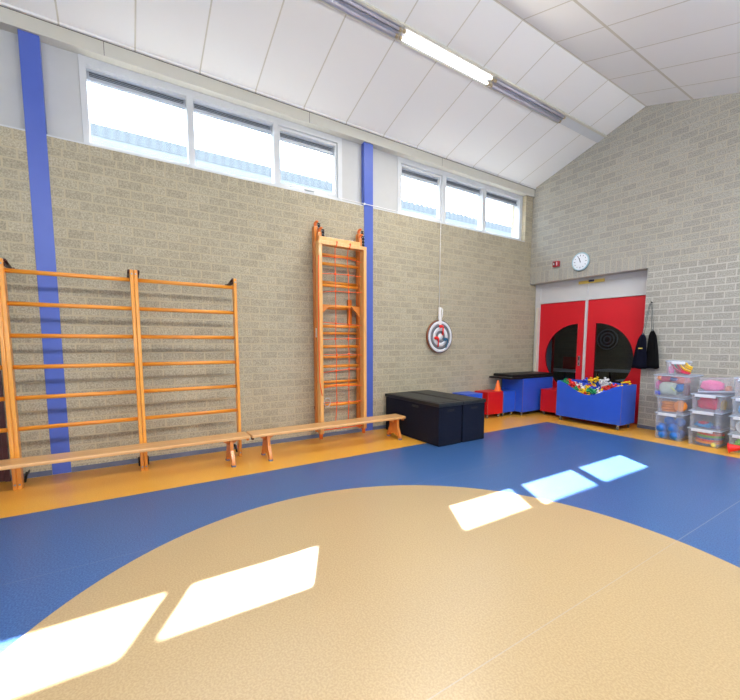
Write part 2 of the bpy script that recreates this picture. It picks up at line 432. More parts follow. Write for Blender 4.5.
# right wall with three tall windows (unseen, added to bring in more daylight)
mb = MB(); zt = cz(R); added_wins = [(-2.6, -.9), (0.2, 2.2), (3.2, 5.2)]
mb.box((R, RB, 0), (R+.15, L, .75)); mb.box((R, RB, 2.35), (R+.15, L, zt))
ys = [RB] + [v for w in added_wins for v in w] + [L]
for i in range(0, len(ys), 2): mb.box((R, ys[i], .75), (R+.15, ys[i+1], 2.35))
struct('wall_right', mb, 'brick_l')
for i, (a, b) in enumerate(added_wins):
    mb = MB()
    mb.box((R+.03, a, .75), (R+.1, a+.06, 2.35)); mb.box((R+.03, b-.06, .75), (R+.1, b, 2.35)); mb.box((R+.03, (a+b)/2-.03, .81), (R+.1, (a+b)/2+.03, 2.29))
    mb.box((R+.03, a+.06, .75), (R+.1, b-.06, .81)); mb.box((R+.03, a+.06, 2.29), (R+.1, b-.06, 2.35))
    w = struct('window_%d' % (i+3), mb, 'frame')
    obj('glass', B((R+.06, a+.06, .81), (R+.066, b-.06, 2.29)), 'glass', w)

# window strip: two windows of three panes at x = -5.01, glass at -5.11
FX, GX, BX = -5.01, -5.095, -5.125
def window(name, y0, y1, openings, sashes):
    z0, z1 = 3.18, 4.03
    mb = MB()
    mb.box((BX, y0, z0), (FX, y1, 3.245)); mb.box((BX, y0, 3.955), (FX, y1, z1))
    e = [y0] + [v for o in openings for v in o] + [y1]
    for i in range(0, len(e), 2): mb.box((BX, e[i], 3.245), (FX, e[i+1], 3.955))
    w = struct(name, mb, 'frame')
    for k, (a, b) in enumerate(openings):
        g0, g1, h0, h1 = a, b, 3.245, 3.955
        if k in sashes:
            s_ = .032; q = MB()
            q.box((BX+.01, a+.004, 3.249), (FX-.022, a+s_, 3.951), bev=.004); q.box((BX+.01, b-s_, 3.249), (FX-.022, b-.004, 3.951), bev=.004)
            q.box((BX+.01, a+s_, 3.249), (FX-.022, b-s_, 3.249+s_)); q.box((BX+.01, a+s_, 3.951-s_), (FX-.022, b-s_, 3.951))
            obj('opening_sash', q, 'frame', w)
            hb = MB(); m_ = (a+b)/2
            hb.tube([(FX-.02, m_-.26, 3.262), (FX+.01, m_-.2, 3.266), (FX+.012, m_+.2, 3.266), (FX-.02, m_+.26, 3.262)], .007, 6)
            hb.box((FX-.03, m_-.07, 3.252), (FX+.016, m_+.07, 3.276), bev=.003)
            obj('window_opener', hb, 'white', w)
            g0, g1, h0, h1 = a+s_, b-s_, 3.249+s_, 3.951-s_
        obj('glass', B((GX-.003, g0-.006, h0-.006), (GX+.003, g1+.006, h1-.092)), 'glass', w)
        v = MB(); zt_ = h1; zb = h1-.097
        v.box((GX-.025, g0, zb), (GX+.02, g1, zb+.03)); v.box((GX-.025, g0, zb+.03), (GX+.004, g1, zt_))
        v.box((GX-.02, g0, zt_-.018), (GX+.02, g1, zt_))
        vo = obj('ventilator', v, 'vent', w)
        v = MB()
        for q_ in range(3): v.box((GX+.003, g0+.02, zb+.036+q_*.016), (GX+.014, g1-.02, zb+.043+q_*.016))
        islands('vent_slot', v, 'ventd', vo)
window('window_1', -.21, 2.61, [(-.155, .72), (.785, 1.675), (1.73, 2.545)], (2,))
window('window_2', 3.53, 6.40, [(3.59, 4.41), (4.49, 5.34), (5.42, 6.33)], (0,))
# plain panels between the windows
for i, (a, b) in enumerate([(-3.75, -.56), (-.56, -.21), (2.61, 2.97), (2.97, 3.53)]):
    struct('trim_%d' % (i+1), B((BX, a+.002, 3.18), (FX-.004, b-.002, 4.03)), 'panel')
# small ledge on top of the brickwork
struct('trim_5', B((FX-.002, -3.6, 3.18), (W-.004, 6.40, 3.195)), 'frame')
# cream beam with a dark shadow gap above it
mb = MB(); mb.box((-5.24, RB, 4.03), (-4.90, L, 4.156))
o = struct('trim_6', mb, 'beam')
mb = MB()
for y in (-2.2, .0, 2.1, 4.3): mb.box((-4.901, y-.002, 4.031), (-4.8985, y+.002, 4.155))
islands('joint', mb, 'dark', o)
struct('trim_7', B((-5.2, RB, 4.156), (-4.897, L, 4.170)), 'dark')
struct('trim_8', MB().prism([(-4.8965, 4.160), (-4.875, 4.160), (-4.875, cz(-4.875)-.0005), (-4.8965, cz(-4.8965)-.0005)], 1, RB, L), 'ceil')
# blue steel columns
for i, (a, b) in enumerate([(-.625, -.480), (2.905, 3.050)]):
    mb = MB(); mb.box((-5.0, a, 0), (-4.922, b, 4.03), bev=.003)
    struct('trim_%d' % (9+i), mb, 'bluep', label='blue painted steel column')
# baseboards
mb = MB()
for a, b in ((-.92, -.627), (-.478, 2.903), (3.052, 6.78)): mb.box((W, a, 0), (W+.012, b, .05))
struct('baseboard_left', mb, 'base')
struct('baseboard_back', B((-2.872, L-.012, 0), (R, L, .05)), 'base')
# maroon door at the left edge
mb = MB(); mb.box((W+.002, -1.86, .012), (W+.035, -.96, 2.05))
d = struct('door_3', mb, 'maroon')
mb = MB(); mb.box((W, -.96, 0), (W+.03, -.925, 2.1)); mb.box((W, -1.9, 0), (W+.03, -1.862, 2.1)); mb.box((W, -1.862, 2.055), (W+.03, -.96, 2.1))
obj('door_frame', mb, 'maroon', d)
obj('door_handle', MB().tube([(W+.035, -1.78, 1.05), (W+.09, -1.78, 1.05), (W+.09, -1.66, 1.05)], .009, 8), 'bolt', d)

# ------------------------------------------------------------------ red double door in the niche
mb = MB()
mb.box((W+.001, DY, 0), (-4.82, DY+.12, 2.415)); mb.box((-2.958, DY, 0), (-2.80, DY+.12, 2.415)); mb.box((-4.82, DY, 2.045), (-2.958, DY+.12, 2.10))
mb.box((-4.82, DY+.02, 2.10), (-2.958, DY+.11, 2.415)); mb.box((-4.82, DY, 2.345), (-2.958, DY+.02, 2.415))
mb.box((-3.915, DY-.004, 0.01), (-3.875, DY+.03, 2.045)); mb.box((-3.905, DY+.004, 2.1), (-3.885, DY+.02, 2.345))
struct('trim_11', mb, 'header')
struct('trim_12', B((-4.868, DY-.06, 0), (-4.822, DY-.001, 1.97), bev=.004), 'frdoor')
def leaf(name, x0, x1, gx, hx, sgn):
    zc, r = 1.04, .60
    y0, y1 = DY+.02, DY+.06
    k = 28; arc = []
    # D shaped hole: straight edge at gx, curve towards hx
    rad = abs(hx-gx)
    for i in range(k+1):
        t = PI/2 - PI*i/k
        arc.append((gx + sgn*rad*math.cos(t), zc + r*math.sin(t)))
    mb = MB().holed([(x0, .012), (x1, .012), (x1, 2.04), (x0, 2.04)], arc, 1, y0, y1)
    d = struct(name, mb, 'red')
    g = MB(); g.prism([(p[0]-sgn*.0, p[1]) for p in arc], 1, y0+.017, y0+.023)
    obj('glass', g, 'dglass', d)
    return d
d1 = leaf('door_1', -4.82, -3.916, -4.047, -4.684, -1)
d2 = leaf('door_2', -3.874, -2.96, -3.727, -3.09, 1)
mb = MB(); mb.box((-4.012, DY+.008, .89), (-3.972, DY+.02, 1.07), bev=.003)
h = obj('handle_plate', mb, 'bolt', d1)
mb = MB(); mb.box((-4.002, DY+.002, .99), (-3.982, DY+.009, 1.05)); mb.box((-4.0, DY+.003, .91), (-3.984, DY+.009, .95))
obj('handle_recess', mb, 'ink', h)

# corridor behind the glass
struct('wall_corridor', MB().box((-6.6, 9.3, 0), (-1.0, 9.5, 2.7)), 'brick_far')
struct('wall_corridor_left', MB().prism([(-6.7, 6.95), (-5.25, 6.95), (-5.25, 7.05), (-6.6, 7.05), (-6.6, 9.5), (-6.7, 9.5)], 2, 0, 2.7), 'brick_l')
struct('wall_corridor_right', B((-1.0, 6.96, 0), (-.9, 9.5, 2.7)), 'brick_l')
struct('ceiling_corridor', B((-6.7, 6.96, 2.7), (-.9, 9.5, 2.8)), 'panel')
struct('floor_corridor', B((-6.7, 6.95, -.1), (-5.26, 9.5, 0)), 'base')
def table(x, y, w, d, label, z=.72):
    t = thing('table', label, 'table', (x, y, 0), 'tables behind the red doors')
    obj('tabletop', B((x-w/2, y-d/2, z-.03), (x+w/2, y+d/2, z), bev=.006), 'white', t)
    for sx in (-1, 1):
        for sy in (-1, 1):
            obj('leg', MB().tube([(x+sx*(w/2-.06), y+sy*(d/2-.06), 0), (x+sx*(w/2-.06), y+sy*(d/2-.06), z-.03)], .02, 8), 'blacksteel', t)
table(-5.2, 8.0, 1.3, .6, 'white topped table seen through the left door glass')
table(-3.9, 8.55, 1.2, .6, 'white topped table seen through the right door glass, nearer the wall', .74)
table(-3.3, 7.9, .9, .55, 'low white topped table seen low in the right door glass', .62)
t = thing('chair', 'red chair seen through the left door glass', 'chair', (-5.1, 8.5, 0))
obj('seat', B((-5.34, 8.5, .43), (-4.9, 8.9, .47), bev=.012), 'redbox', t)
obj('backrest', B((-5.36, 8.48, .62), (-4.86, 8.52, .98), bev=.015), 'redbox', t)
for sx in (-5.32, -4.92):
    for sy in (8.52, 8.88): obj('leg', MB().tube([(sx, sy, 0), (sx, sy, .43 if sy > 8.6 else .9)], .012, 6), 'blacksteel', t)
t = thing('wall_target', 'dark ringed target on the far wall seen through the right door glass', 'target', (-4.78, 9.28, 1.38))
obj('board', MB().lathe([(0, 0), (.24, 0), (.24, .04), (0, .04)], (-4.78, 9.299, 1.38), (0, -1, 0), 32), 'ink', t)
for r in (.225, .15, .075):
    obj('ring', MB().tube([(-4.78+r*math.cos(a*PI/16), 9.255, 1.38+r*math.sin(a*PI/16)) for a in range(32)], .016, 6, closed=True), 'brd_w', t)
one('curtain', MB().prism([(-5.17+.0115*k, 7.5+.012*(k % 2)) for k in range(14)] + [(-5.020-.0115*k, 7.53+.012*(k % 2)) for k in range(14)], 2, .02, 2.3), pm('pale_teal', (150, 190, 200), .7),
    'narrow pale teal curtain seen at the left edge of the left door glass', 'curtain')
one('red_post', B((-5.005, 7.5, 0), (-4.97, 7.54, 2.3)), 'redbox', 'thin red post beside the pale teal curtain behind the left door glass', 'post')
l_ = bpy.data.lights.new('corridor_fill', 'AREA'); l_.shape = 'RECTANGLE'; l_.size = .15; l_.size_y = 1.2; l_.energy = 5  # fill light added to brighten the corridor, no fitting modelled
lo_ = bpy.data.objects.new('corridor_fill', l_); COL.objects.link(lo_); lo_.location = (-3.2, 8.1, 2.66)

# ------------------------------------------------------------------ outside
t = thing('neighbouring_building', 'low building with grey blue corrugated roof outside the high windows', 'building', (-9.6, 3, 0))
obj('wall', B((-12, -6, 0), (-9.01, 16, 4.95)), 'outw', t)
mb = MB(); n = 1100; 
ya, yb = -6.0, 16.0; A = []; 
for i in range(n+1):
    y = ya+(yb-ya)*i/n; dz = .02*math.sin(y*37) if y > 4.2 else 0
    A.append([mb.bm.verts.new((-9.0, y, 4.92)), mb.bm.verts.new((-9.0, y, 5.12+dz)), mb.bm.verts.new((-10.6, y, 5.6+dz)), mb.bm.verts.new((-10.6, y, 5.4))])
for i in range(n):
    for j in range(4):
        mb.bm.faces.new((A[i][j], A[i][(j+1) % 4], A[i+1][(j+1) % 4], A[i+1][j]))
mb.bm.faces.new(A[0]); mb.bm.faces.new(A[-1][::-1])
bmesh.ops.recalc_face_normals(mb.bm, faces=mb.bm.faces[:])
obj('roof', mb, 'roofc', t)
mb = MB(); mb.box((-9.14, -6, 4.62), (-9.0, 16, 4.76))
mb.bm.free()
struct('ground', B((-14, -12, -.3), (-5.26, 18, -.12)), 'ground')

# ------------------------------------------------------------------ wall bars
XB = -4.622   # centre of the rungs
def wall_bars(y0, label):
    w = .952
    t = thing('wall_bars', label, 'wall bars', (-4.63, y0+w/2, 0), 'wall bars on the brick wall')
    for k, (a, b) in enumerate([(y0, y0+.031), (y0+w-.032, y0+w-.001)]):
        q = MB(); q.box((-4.665, a, 0), (-4.575, b, 1.985), bev=.006)
        u = obj('upright', q, 'barw', t)
        q = MB()
        for z in (.045, 1.945): q.lathe([(0, .004), (.006, .004), (.009, 0)], (-4.575, (a+b)/2, z), (1, 0, 0), 10)
        islands('bolt', q, 'bolt', u)
        s = 1 if k == 0 else -1; e = b if k == 0 else a
        q = MB(); q.box((W, min(e, e+s*.006), 1.925), (-4.60, max(e, e+s*.006), 1.958)); q.box((W, min(e, e+s*.016), 1.92), (W+.005, max(e, e+s*.016), 1.963))
        q.tube([(-4.60, e+s*.008, 1.978), (-4.78, e+s*.008, 1.945)], .012, 6)
        obj('wall_bracket', q, 'steel', t)
        q = MB(); q.box((W+.0125, min(e, e+s*.004), .06), (-4.7, max(e, e+s*.004), .085)); q.tube([(-4.66, e+s*.006, .04), (-4.76, e+s*.006, .10)], .01, 6)
        obj('floor_bracket', q, 'blacksteel', t)
    for z in (1.893, 1.618, 1.345, 1.073, .802, .53):
        q = MB(); q.tube([(XB, y0+.029, z), (XB, y0+w-.030, z)], .019, 12, rx=.015); obj('rung', q, 'rungw', t)
    return t
wall_bars(-1.776+.003, 'leftmost wooden wall bars of three, cut by the photo edge beside the dark maroon door')
wall_bars(-.822, 'middle wooden wall bars of three, standing in front of the left blue column')
wall_bars(.131, 'rightmost wooden wall bars of three, between the blue columns with only brick behind')

# ------------------------------------------------------------------ tall folded climbing frame
t = thing('climbing_frame', 'tall folded wooden climbing frame with orange net beside the blue column', 'climbing frame', (-4.75, 2.44, 0))
def hookmesh(x, y, z):
    q = MB(); P = [(x, y, z-.05), (x, y, z), (x+.004, y+.006, z+.018), (x+.018, y+.018, z+.030), (x+.034, y+.024, z+.030)]
    q.tube(P, [.020, .021, .020, .017, .010], 8); return q
def plate(x, y, z):
    """hinge plate facing the room at x, from y to the right, centred on z"""
    t0 = MB().box((x, y, z-.08), (x+.006, y+.036, z+.08)); t1 = MB()
    for k in range(4):
        for e in (.006, .030): t1.sph((x+.008, y+e, z-.062+k*.041), .0055, n=8)
    return t0, t1
def put_plate(x, y, z, parent):
    a, b = plate(x, y, z); p = obj('hinge_plate', a, 'blacksteel', parent); islands('bolt', b, 'bolt', p)
# rear ladder
for y in (2.112, 2.752):
    obj('rear_upright', B((-4.9, y, .10), (-4.83, y+.055, 2.77), bev=.006), 'darkw', t)
    obj('hook', hookmesh(-4.86, y+.028, 2.80), 'hook', t)
    put_plate(-4.832, y+.048, 2.73, t)
for y in (2.125, 2.712):
    obj('middle_upright', B((-4.80, y, .10), (-4.735, y+.05, 2.68), bev=.006), 'darkw', t)
    obj('hook', hookmesh(-4.76, y+.026, 2.70), 'hook', t)
    put_plate(-4.737, y+.046, 2.635, t)
for y in (2.068, 2.705):
    obj('front_upright', B((-4.70, y, .12), (-4.60, y+.048, 2.50), bev=.008), 'lightw', t)
    q = MB(); q.lathe([(0, 0), (.022, .0), (.024, .05), (.024, .08), (.0, .1)], (-4.65, y+.024, .05), (0, 0, 1), 12); q.box((-4.67, y+.005, .10), (-4.625, y+.043, .2), bev=.004)
    obj('foot_hook', q, 'hook', t)
for y in (2.12, 2.765):
    q = MB(); q.box((W, y, 2.2), (-4.9, y+.04, 2.24)); q.box((W, y, .4), (-4.9, y+.04, .44)); islands('wall_bracket', q, 'steel', t)
q = MB(); q.box((-4.70, 2.068, 2.50), (-4.60, 2.753, 2.545), bev=.005); q.box((-4.735, 2.12, 2.546), (-4.70, 2.71, 2.62), bev=.004)
obj('top_beam', q, 'lightw', t)
for z in (2.437, 2.085, 1.75, 1.417, 1.097, .763):
    obj('rear_rung', MB().tube([(-4.865, 2.16, z), (-4.865, 2.76, z)], .018, 10, rx=.014), 'rungw', t)
for z in (2.56, 2.30, 2.03, 1.765, 1.505, 1.24, .98, .72, .465):
    obj('middle_rung', MB().tube([(-4.765, 2.17, z), (-4.765, 2.715, z)], .02, 10, rx=.015), 'rungw', t)
for s, y in ((1, 2.13), (-1, 2.705)):
    q = MB(); q.prism([(y, 1.77), (y+s*.12, 1.765), (y+s*.10, 1.735), (y, 1.64)], 0, -4.733, -4.703); obj('corner_brace', q, 'darkw', t)
obj('support_block', B((-4.925, 2.625, 1.53), (-4.89, 2.685, 1.88), bev=.004), 'darkw', t)
obj('hinge_plate', B((-4.69, 2.1165, .44), (-4.61, 2.124, .5)), 'blacksteel', t)
obj('sticker', B((-4.8301, 2.114, 1.36), (-4.826, 2.148, 1.48)), 'white', t, label='small white sticker')
q = MB()   # rope net with knots
zs = [2.37, 2.16, 1.95, 1.54, 1.34, 1.13, .93, .73, .51]; yv = [2.315, 2.505]
random.seed(3)
jit = {}
for i, z in enumerate(zs):
    for j in range(4):
        jit[(i, j)] = Vector((-4.655+random.uniform(-.008, .008), [2.117, yv[0], yv[1], 2.705][j]+(random.uniform(-.012, .012) if 0 < j < 3 else 0), z+(random.uniform(-.01, .01) if 0 < j < 3 else random.uniform(-.03, .015))))
for i in range(len(zs)): q.tube([jit[(i, j)] for j in range(4)], .0045, 6)
for j in (1, 2): q.tube([(-4.65, yv[j-1], 2.52)] + [jit[(i, j)] for i in range(len(zs))] + [(-4.65, yv[j-1]-.02, .16)], .0055, 6)
for i in range(len(zs)):
    for j in (1, 2): q.sph(jit[(i, j)], .014, (1, 1.3, 1), 8)
for j in (1, 2): q.tube([(-4.598, yv[j-1]-.012, 2.485), (-4.596, yv[j-1]-.004, 2.515), (-4.598, yv[j-1]+.008, 2.553), (-4.65, yv[j-1]+.012, 2.556)], .008, 6)
q.tube([(-4.65, 2.116, .16), (-4.65, 2.705, .16)], .008, 6)
obj('net', q, 'net', t)
obj('rope', MB().tube([(-4.60, 2.066, 2.36), (-4.605, 2.062, 2.2), (-4.62, 2.061, 1.5), (-4.605, 2.062, .8), (-4.594, 2.09, .62)], .006, 6), 'net', t)
obj('ring', MB().tube([(-4.61+.01, 2.16+.045*math.cos(a*PI/10), .53+.055*math.sin(a*PI/10)) for a in range(20)], .006, 6, closed=True), 'wheelh', t)

# ------------------------------------------------------------------ benches
def bench(y0, y1, feet, label):
    t = thing('bench', label, 'bench', (-4.365, (y0+y1)/2, 0), 'long wooden benches by the wall')
    obj('seat', B((-4.487, y0, .272), (-4.243, y1, .305), bev=.008), 'benchw', t)
    for fy in feet:
        c = -4.365
        prof = [(-.155, .012), (-.155, .035), (-.135, .08), (-.095, .16), (-.088, .272), (.088, .272), (.095, .16), (.135, .08), (.155, .035), (.155, .012),
                (.118, .012), (.085, .05), (.03, .068), (-.03, .068), (-.085, .05), (-.118, .012)]
        q = MB().prism([(c+a, z) for a, z in prof], 1, fy-.016, fy+.016)
        lg = obj('leg', q, 'legw', t)
        q = MB()
        for s in (-1, 1): q.box((c+s*.137-.021, fy-.02, 0), (c+s*.137+.021, fy+.02, .018), bev=.003)
        islands('foot_pad', q, 'pad', lg)
        q = MB()
        for s in (-1, 1):
            q.prism([(fy+s*.016, .272), (fy+s*.10, .272), (fy+s*.085, .255), (fy+s*.016, .205)], 0, c-.02, c+.02)
        islands('brace', q, 'legw', lg)
    for s, y in ((-1, y0), (1, y1)):
        q = MB()
        for xx in (-4.43, -4.30): q.box((xx-.02, y-.03 if s > 0 else y+.005, .245), (xx+.02, y-.005 if s > 0 else y+.03, .272), bev=.003)
        islands('end_cleat', q, 'steel' if s < 0 else 'legw', t)
    return t
bench(-1.95, 1.095, (-1.76, .91), 'long wooden gym bench on the left, in front of the wall bars')
bench(1.112, 3.155, (1.30, 3.045), 'wooden gym bench on the right, in front of the climbing frame')

# ------------------------------------------------------------------ black storage boxes
def storage_box(y0, y1, label, dx=0):
    x0, x1 = -4.86+dx, -3.645+dx
    t = thing('storage_box', label, 'storage box', ((x0+x1)/2, (y0+y1)/2, 0), 'black storage boxes on the blue floor')
    obj('body', MB().box((x0+.012, y0+.01, 0), (x1-.012, y1-.01, .50), bev=.008), 'weave', t)
    q = MB(); q.box((x0, y0, .50), (x1, y1, .545), bev=.008)
    q.box((x0+.06, y0+.03, .543), (x1-.06, y1-.03, .549), bev=.002)
    obj('lid', q, 'blacklid', t)
    q = MB(); m = (y0+y1)/2; q.box((x1-.016, m-.06, .432), (x1-.008, m+.06, .460), bev=.003); obj('handle_slot', q, 'slot', t)
    q = MB(); m = (x0+x1)/2+.12; q.box((m-.07, y0+.004, .44), (m+.07, y0+.011, .468), bev=.003); obj('latch', q, 'blacklid', t)
storage_box(3.217, 3.623, 'black woven storage box with lid, the nearer one beside the bench end')
storage_box(3.633, 4.055, 'black woven storage box with lid, the farther one beside the low blue cabinet', -.005)

# ------------------------------------------------------------------ wheeled boxes
def caster(x, y, parent, z=.07, rot=0):
    q = MB(); q.lathe([(0, -.011), (.022, -.011), (.026, -.006), (.026, .006), (.022, .011), (0, .011)], (x, y, .026), (math.cos(rot), math.sin(rot), 0), 14)
    c = obj('caster', q, 'wheel', parent)
    q = MB(); q.box((x-.022, y-.022, z-.012), (x+.022, y+.022, z)); q.tube([(x, y, z-.012), (x, y, .05)], .008, 6)
    q.box((x-.015*abs(math.cos(rot))-.004, y-.015*abs(math.sin(rot))-.004, .03), (x+.015*abs(math.cos(rot))+.004, y+.015*abs(math.sin(rot))+.004, .056))
    obj('fork', q, 'wheelh', c)
def cabinet(x0, x1, y0, y1, z1, mat, label, group='low wheeled cabinets in the corner', front='x'):
    t = thing('wheeled_box', label, 'wheeled box', ((x0+x1)/2, (y0+y1)/2, 0), group)
    obj('body', B((x0, y0, .07), (x1, y1, z1-.016), bev=.003), mat, t)
    obj('top_panel', B((x0-.002, y0-.002, z1-.016), (x1+.002, y1+.002, z1), bev=.004), mat, t)
    q = MB()
    if front == 'x':
        q.box((x1-.001, y0+.0005, .072), (x1+.0015, y0+.004, z1-.018)); q.box((x1-.001, y1-.004, .072), (x1+.0015, y1-.0005, z1-.018))
    else:
        q.box((x0+.0005, y0-.0015, .072), (x0+.004, y0+.001, z1-.018)); q.box((x1-.004, y0-.0015, .072), (x1-.0005, y0+.001, z1-.018))
    islands('edge_strip', q, 'edge', t)
    for a in (x0+.05, x1-.05):
        for b in (y0+.05, y1-.05): caster(a, b, t, rot=.4)
    return t
cabinet(-4.89, -4.56, 4.60, 4.97, .46, 'bluebox', 'low blue wheeled cabinet just behind the black storage boxes')
cabinet(-4.89, -4.585, 5.13, 5.515, .457, 'redbox', 'low red wheeled cabinet between two blue ones by the left wall')
cabinet(-4.89, -4.585, 5.522, 5.845, .447, 'bluebox', 'low blue wheeled cabinet between the red one and the tall blue one')
cabinet(-4.90, -4.435, 5.85, 6.725, .668, 'bluebox', 'tall blue wheeled cabinet in the corner under the black mats')
cabinet(-4.385, -3.96, 6.30, 6.72, .468, 'redbox', 'low red wheeled cabinet in front of the red doors, behind the block bin', front='y')
# black mats on the tall cabinet
for k, (x0, x1, y0, y1, z0, z1, lb) in enumerate([
    (-4.90, -4.42, 5.50, 6.724, .669, .700, 'lower of the two thin black mats lying on the tall blue cabinet'),
    (-4.90, -4.45, 5.62, 6.715, .701, .742, 'upper of the two thin black mats lying on the tall blue cabinet')]):
    q = MB(); q.box((x0, y0, z0), (x1, y1, z1), bev=.008)
    one('exercise_mat', q, 'mat', lb, 'mat', ((x0+x1)/2, (y0+y1)/2, z0), 'black mats on the blue cabinet', rot=(0, 0, math.radians(-1.5*(k))))
# orange cone
t = thing('marker_cone', 'small orange marker cone standing on the low cabinets by the tall blue one', 'cone', (-4.655, 5.455, .457))
obj('cone', MB().lathe([(.066, .004), (.058, .01), (.016, .18), (.009, .188), (0, .19)], (-4.655, 5.455, .457), n=24), 'cone', t)
obj('rim', MB().lathe([(.0, 0), (.074, 0), (.074, .006), (.058, .008)], (-4.655, 5.455, .457), n=24), 'cone', t)

# ------------------------------------------------------------------ bin of connector blocks
x0, x1, y0, y1 = -3.925, -2.878, 6.075, 6.50; zb, zt = .085, .672
t = thing('toy_bin', 'blue wheeled bin with a scooped front, filled with knobbly blocks before the red doors', 'bin', ((x0+x1)/2, (y0+y1)/2, 0))
prof = [(x0, zb), (x1, zb), (x1, zt)]
for i in range(17):
    u = 1-i/16; s = (math.cos((u-.5)*2*PI)+1)/2
    prof.append((x0+.03+(x1-x0-.06)*u, zt-.005-(.185)*s**.8))
prof.append((x0, zt))
obj('front_panel', MB().prism(prof, 1, y0, y0+.018), 'bluebox', t)
obj('back_panel', B((x0, y1-.018, zb), (x1, y1, zt)), 'bluebox', t)
obj('side_panel', B((x0, y0+.018, zb), (x0+.018, y1-.018, zt)), 'bluebox', t)
obj('side_panel', B((x1-.018, y0+.018, zb), (x1, y1-.018, zt)), 'bluebox', t)
obj('base_panel', B((x0+.018, y0+.018, .30), (x1-.018, y1-.018, .315)), 'bluebox', t)
q = MB(); q.box((x1-.0035, y0-.0015, zb+.002), (x1-.0005, y0+.001, zt-.01)); q.box((x0+.0005, y0-.0015, zb+.002), (x0+.003, y0+.001, zt-.01))
islands('edge_strip', q, 'edge', t)
obj('sticker', B((x0-.002, y0+.03, .40), (x0, y0+.06, .43)), 'yellow', t)
for a in (x0+.06, x1-.06):
    for b in (y0+.05, y1-.05): caster(a, b, t, z=zb, rot=.2)
# one block of each colour, then copies
BC = dict(red=(214, 30, 26), white=(232, 232, 236), blue=(24, 70, 196), green=(14, 150, 86), yellow=(236, 196, 24))
protos = {}
for cname, rgb in BC.items():
    q = MB(); q.sph((0, 0, 0), .024, n=10)
    for ax in ((1, 0, 0), (-1, 0, 0), (0, 1, 0), (0, -1, 0), (0, 0, 1), (0, 0, -1)):
        q.lathe([(.011, .015), (.011, .028), (.019, .034), (.02, .044), (.014, .05), (0, .051)], (0, 0, 0), ax, 10)
    o = obj('connector_block', q, pm('block_'+cname, rgb, .38)); protos[cname] = o
    setp(o, label='%s knobbly plastic block in the pile filling the blue bin' % cname, category='toy block', group='%s blocks in the blue bin' % cname)
random.seed(21); first = dict.fromkeys(BC, True)
names = list(BC)
nx, ny = 13, 5
for layer in range(3):
    for i in range(nx):
        for j in range(ny):
            u = (i+.5)/nx; x = x0+.018+.045+(x1-x0-.126)*i/(nx-1); y = y0+.065+(y1-y0-.13)*j/(ny-1)
            s = (math.cos((u-.5)*2*PI)+1)/2
            top = .625-.10*s*(1-j/(ny-1)*.9)+.03*math.sin(i*1.3+j)
            z = (.366, .47, top)[layer]
            if layer < 2 and random.random() < (.55 if layer == 0 else .2): continue
            if layer == 2: z += random.uniform(-.012, .012)
            cn = random.choice(names)
            if layer == 2:   # loose clumps of one colour as in the photo
                cn = [['green', 'green', 'red', 'green', 'yellow', 'yellow', 'green', 'green', 'white', 'blue', 'red', 'red', 'yellow'],
                      ['green', 'red', 'red', 'red', 'white', 'yellow', 'blue', 'white', 'yellow', 'red', 'red', 'blue', 'red'],
                      ['red', 'red', 'white', 'white', 'blue', 'red', 'blue', 'blue', 'red', 'green', 'blue', 'red', 'yellow'],
                      ['red', 'white', 'white', 'blue', 'blue', 'yellow', 'blue', 'white', 'white', 'blue', 'green', 'blue', 'white'],
                      ['blue', 'red', 'blue', 'blue', 'yellow', 'yellow', 'blue', 'white', 'white', 'green', 'blue', 'blue', 'yellow']][j][i]
            if first[cn]: o = protos[cn]; first[cn] = False
            else: o = protos[cn].copy(); COL.objects.link(o)
            o.location = (x, y, z); o.rotation_euler = (random.uniform(0, 3), random.uniform(0, 3), random.uniform(0, 3))
for k, (x, y, z) in enumerate([(-3.53, 6.40, .70), (-3.45, 6.42, .715), (-3.33, 6.36, .69), (-3.28, 6.38, .72), (-3.60, 6.38, .69)]):
    cn = ('yellow', 'yellow', 'white', 'white', 'blue')[k]
    o = protos[cn].copy(); COL.objects.link(o); o.location = (x, y, z-.01); o.rotation_euler = (k, k*2, 1)
q = MB(); q.tube([(-.05, 0, 0), (.045, 0, .012)], .014, 8); q.sph((-.05, 0, 0), .018, n=8); q.sph((.045, 0, .012), .018, n=8)
o = one('connector_rod', q, pm('block_yellow', BC['yellow']), 'yellow plastic piece lying across the right rim of the blue bin', 'toy block')
o.location = (-3.0, 6.43, .692); o.rotation_euler = (0, -.12, .3)

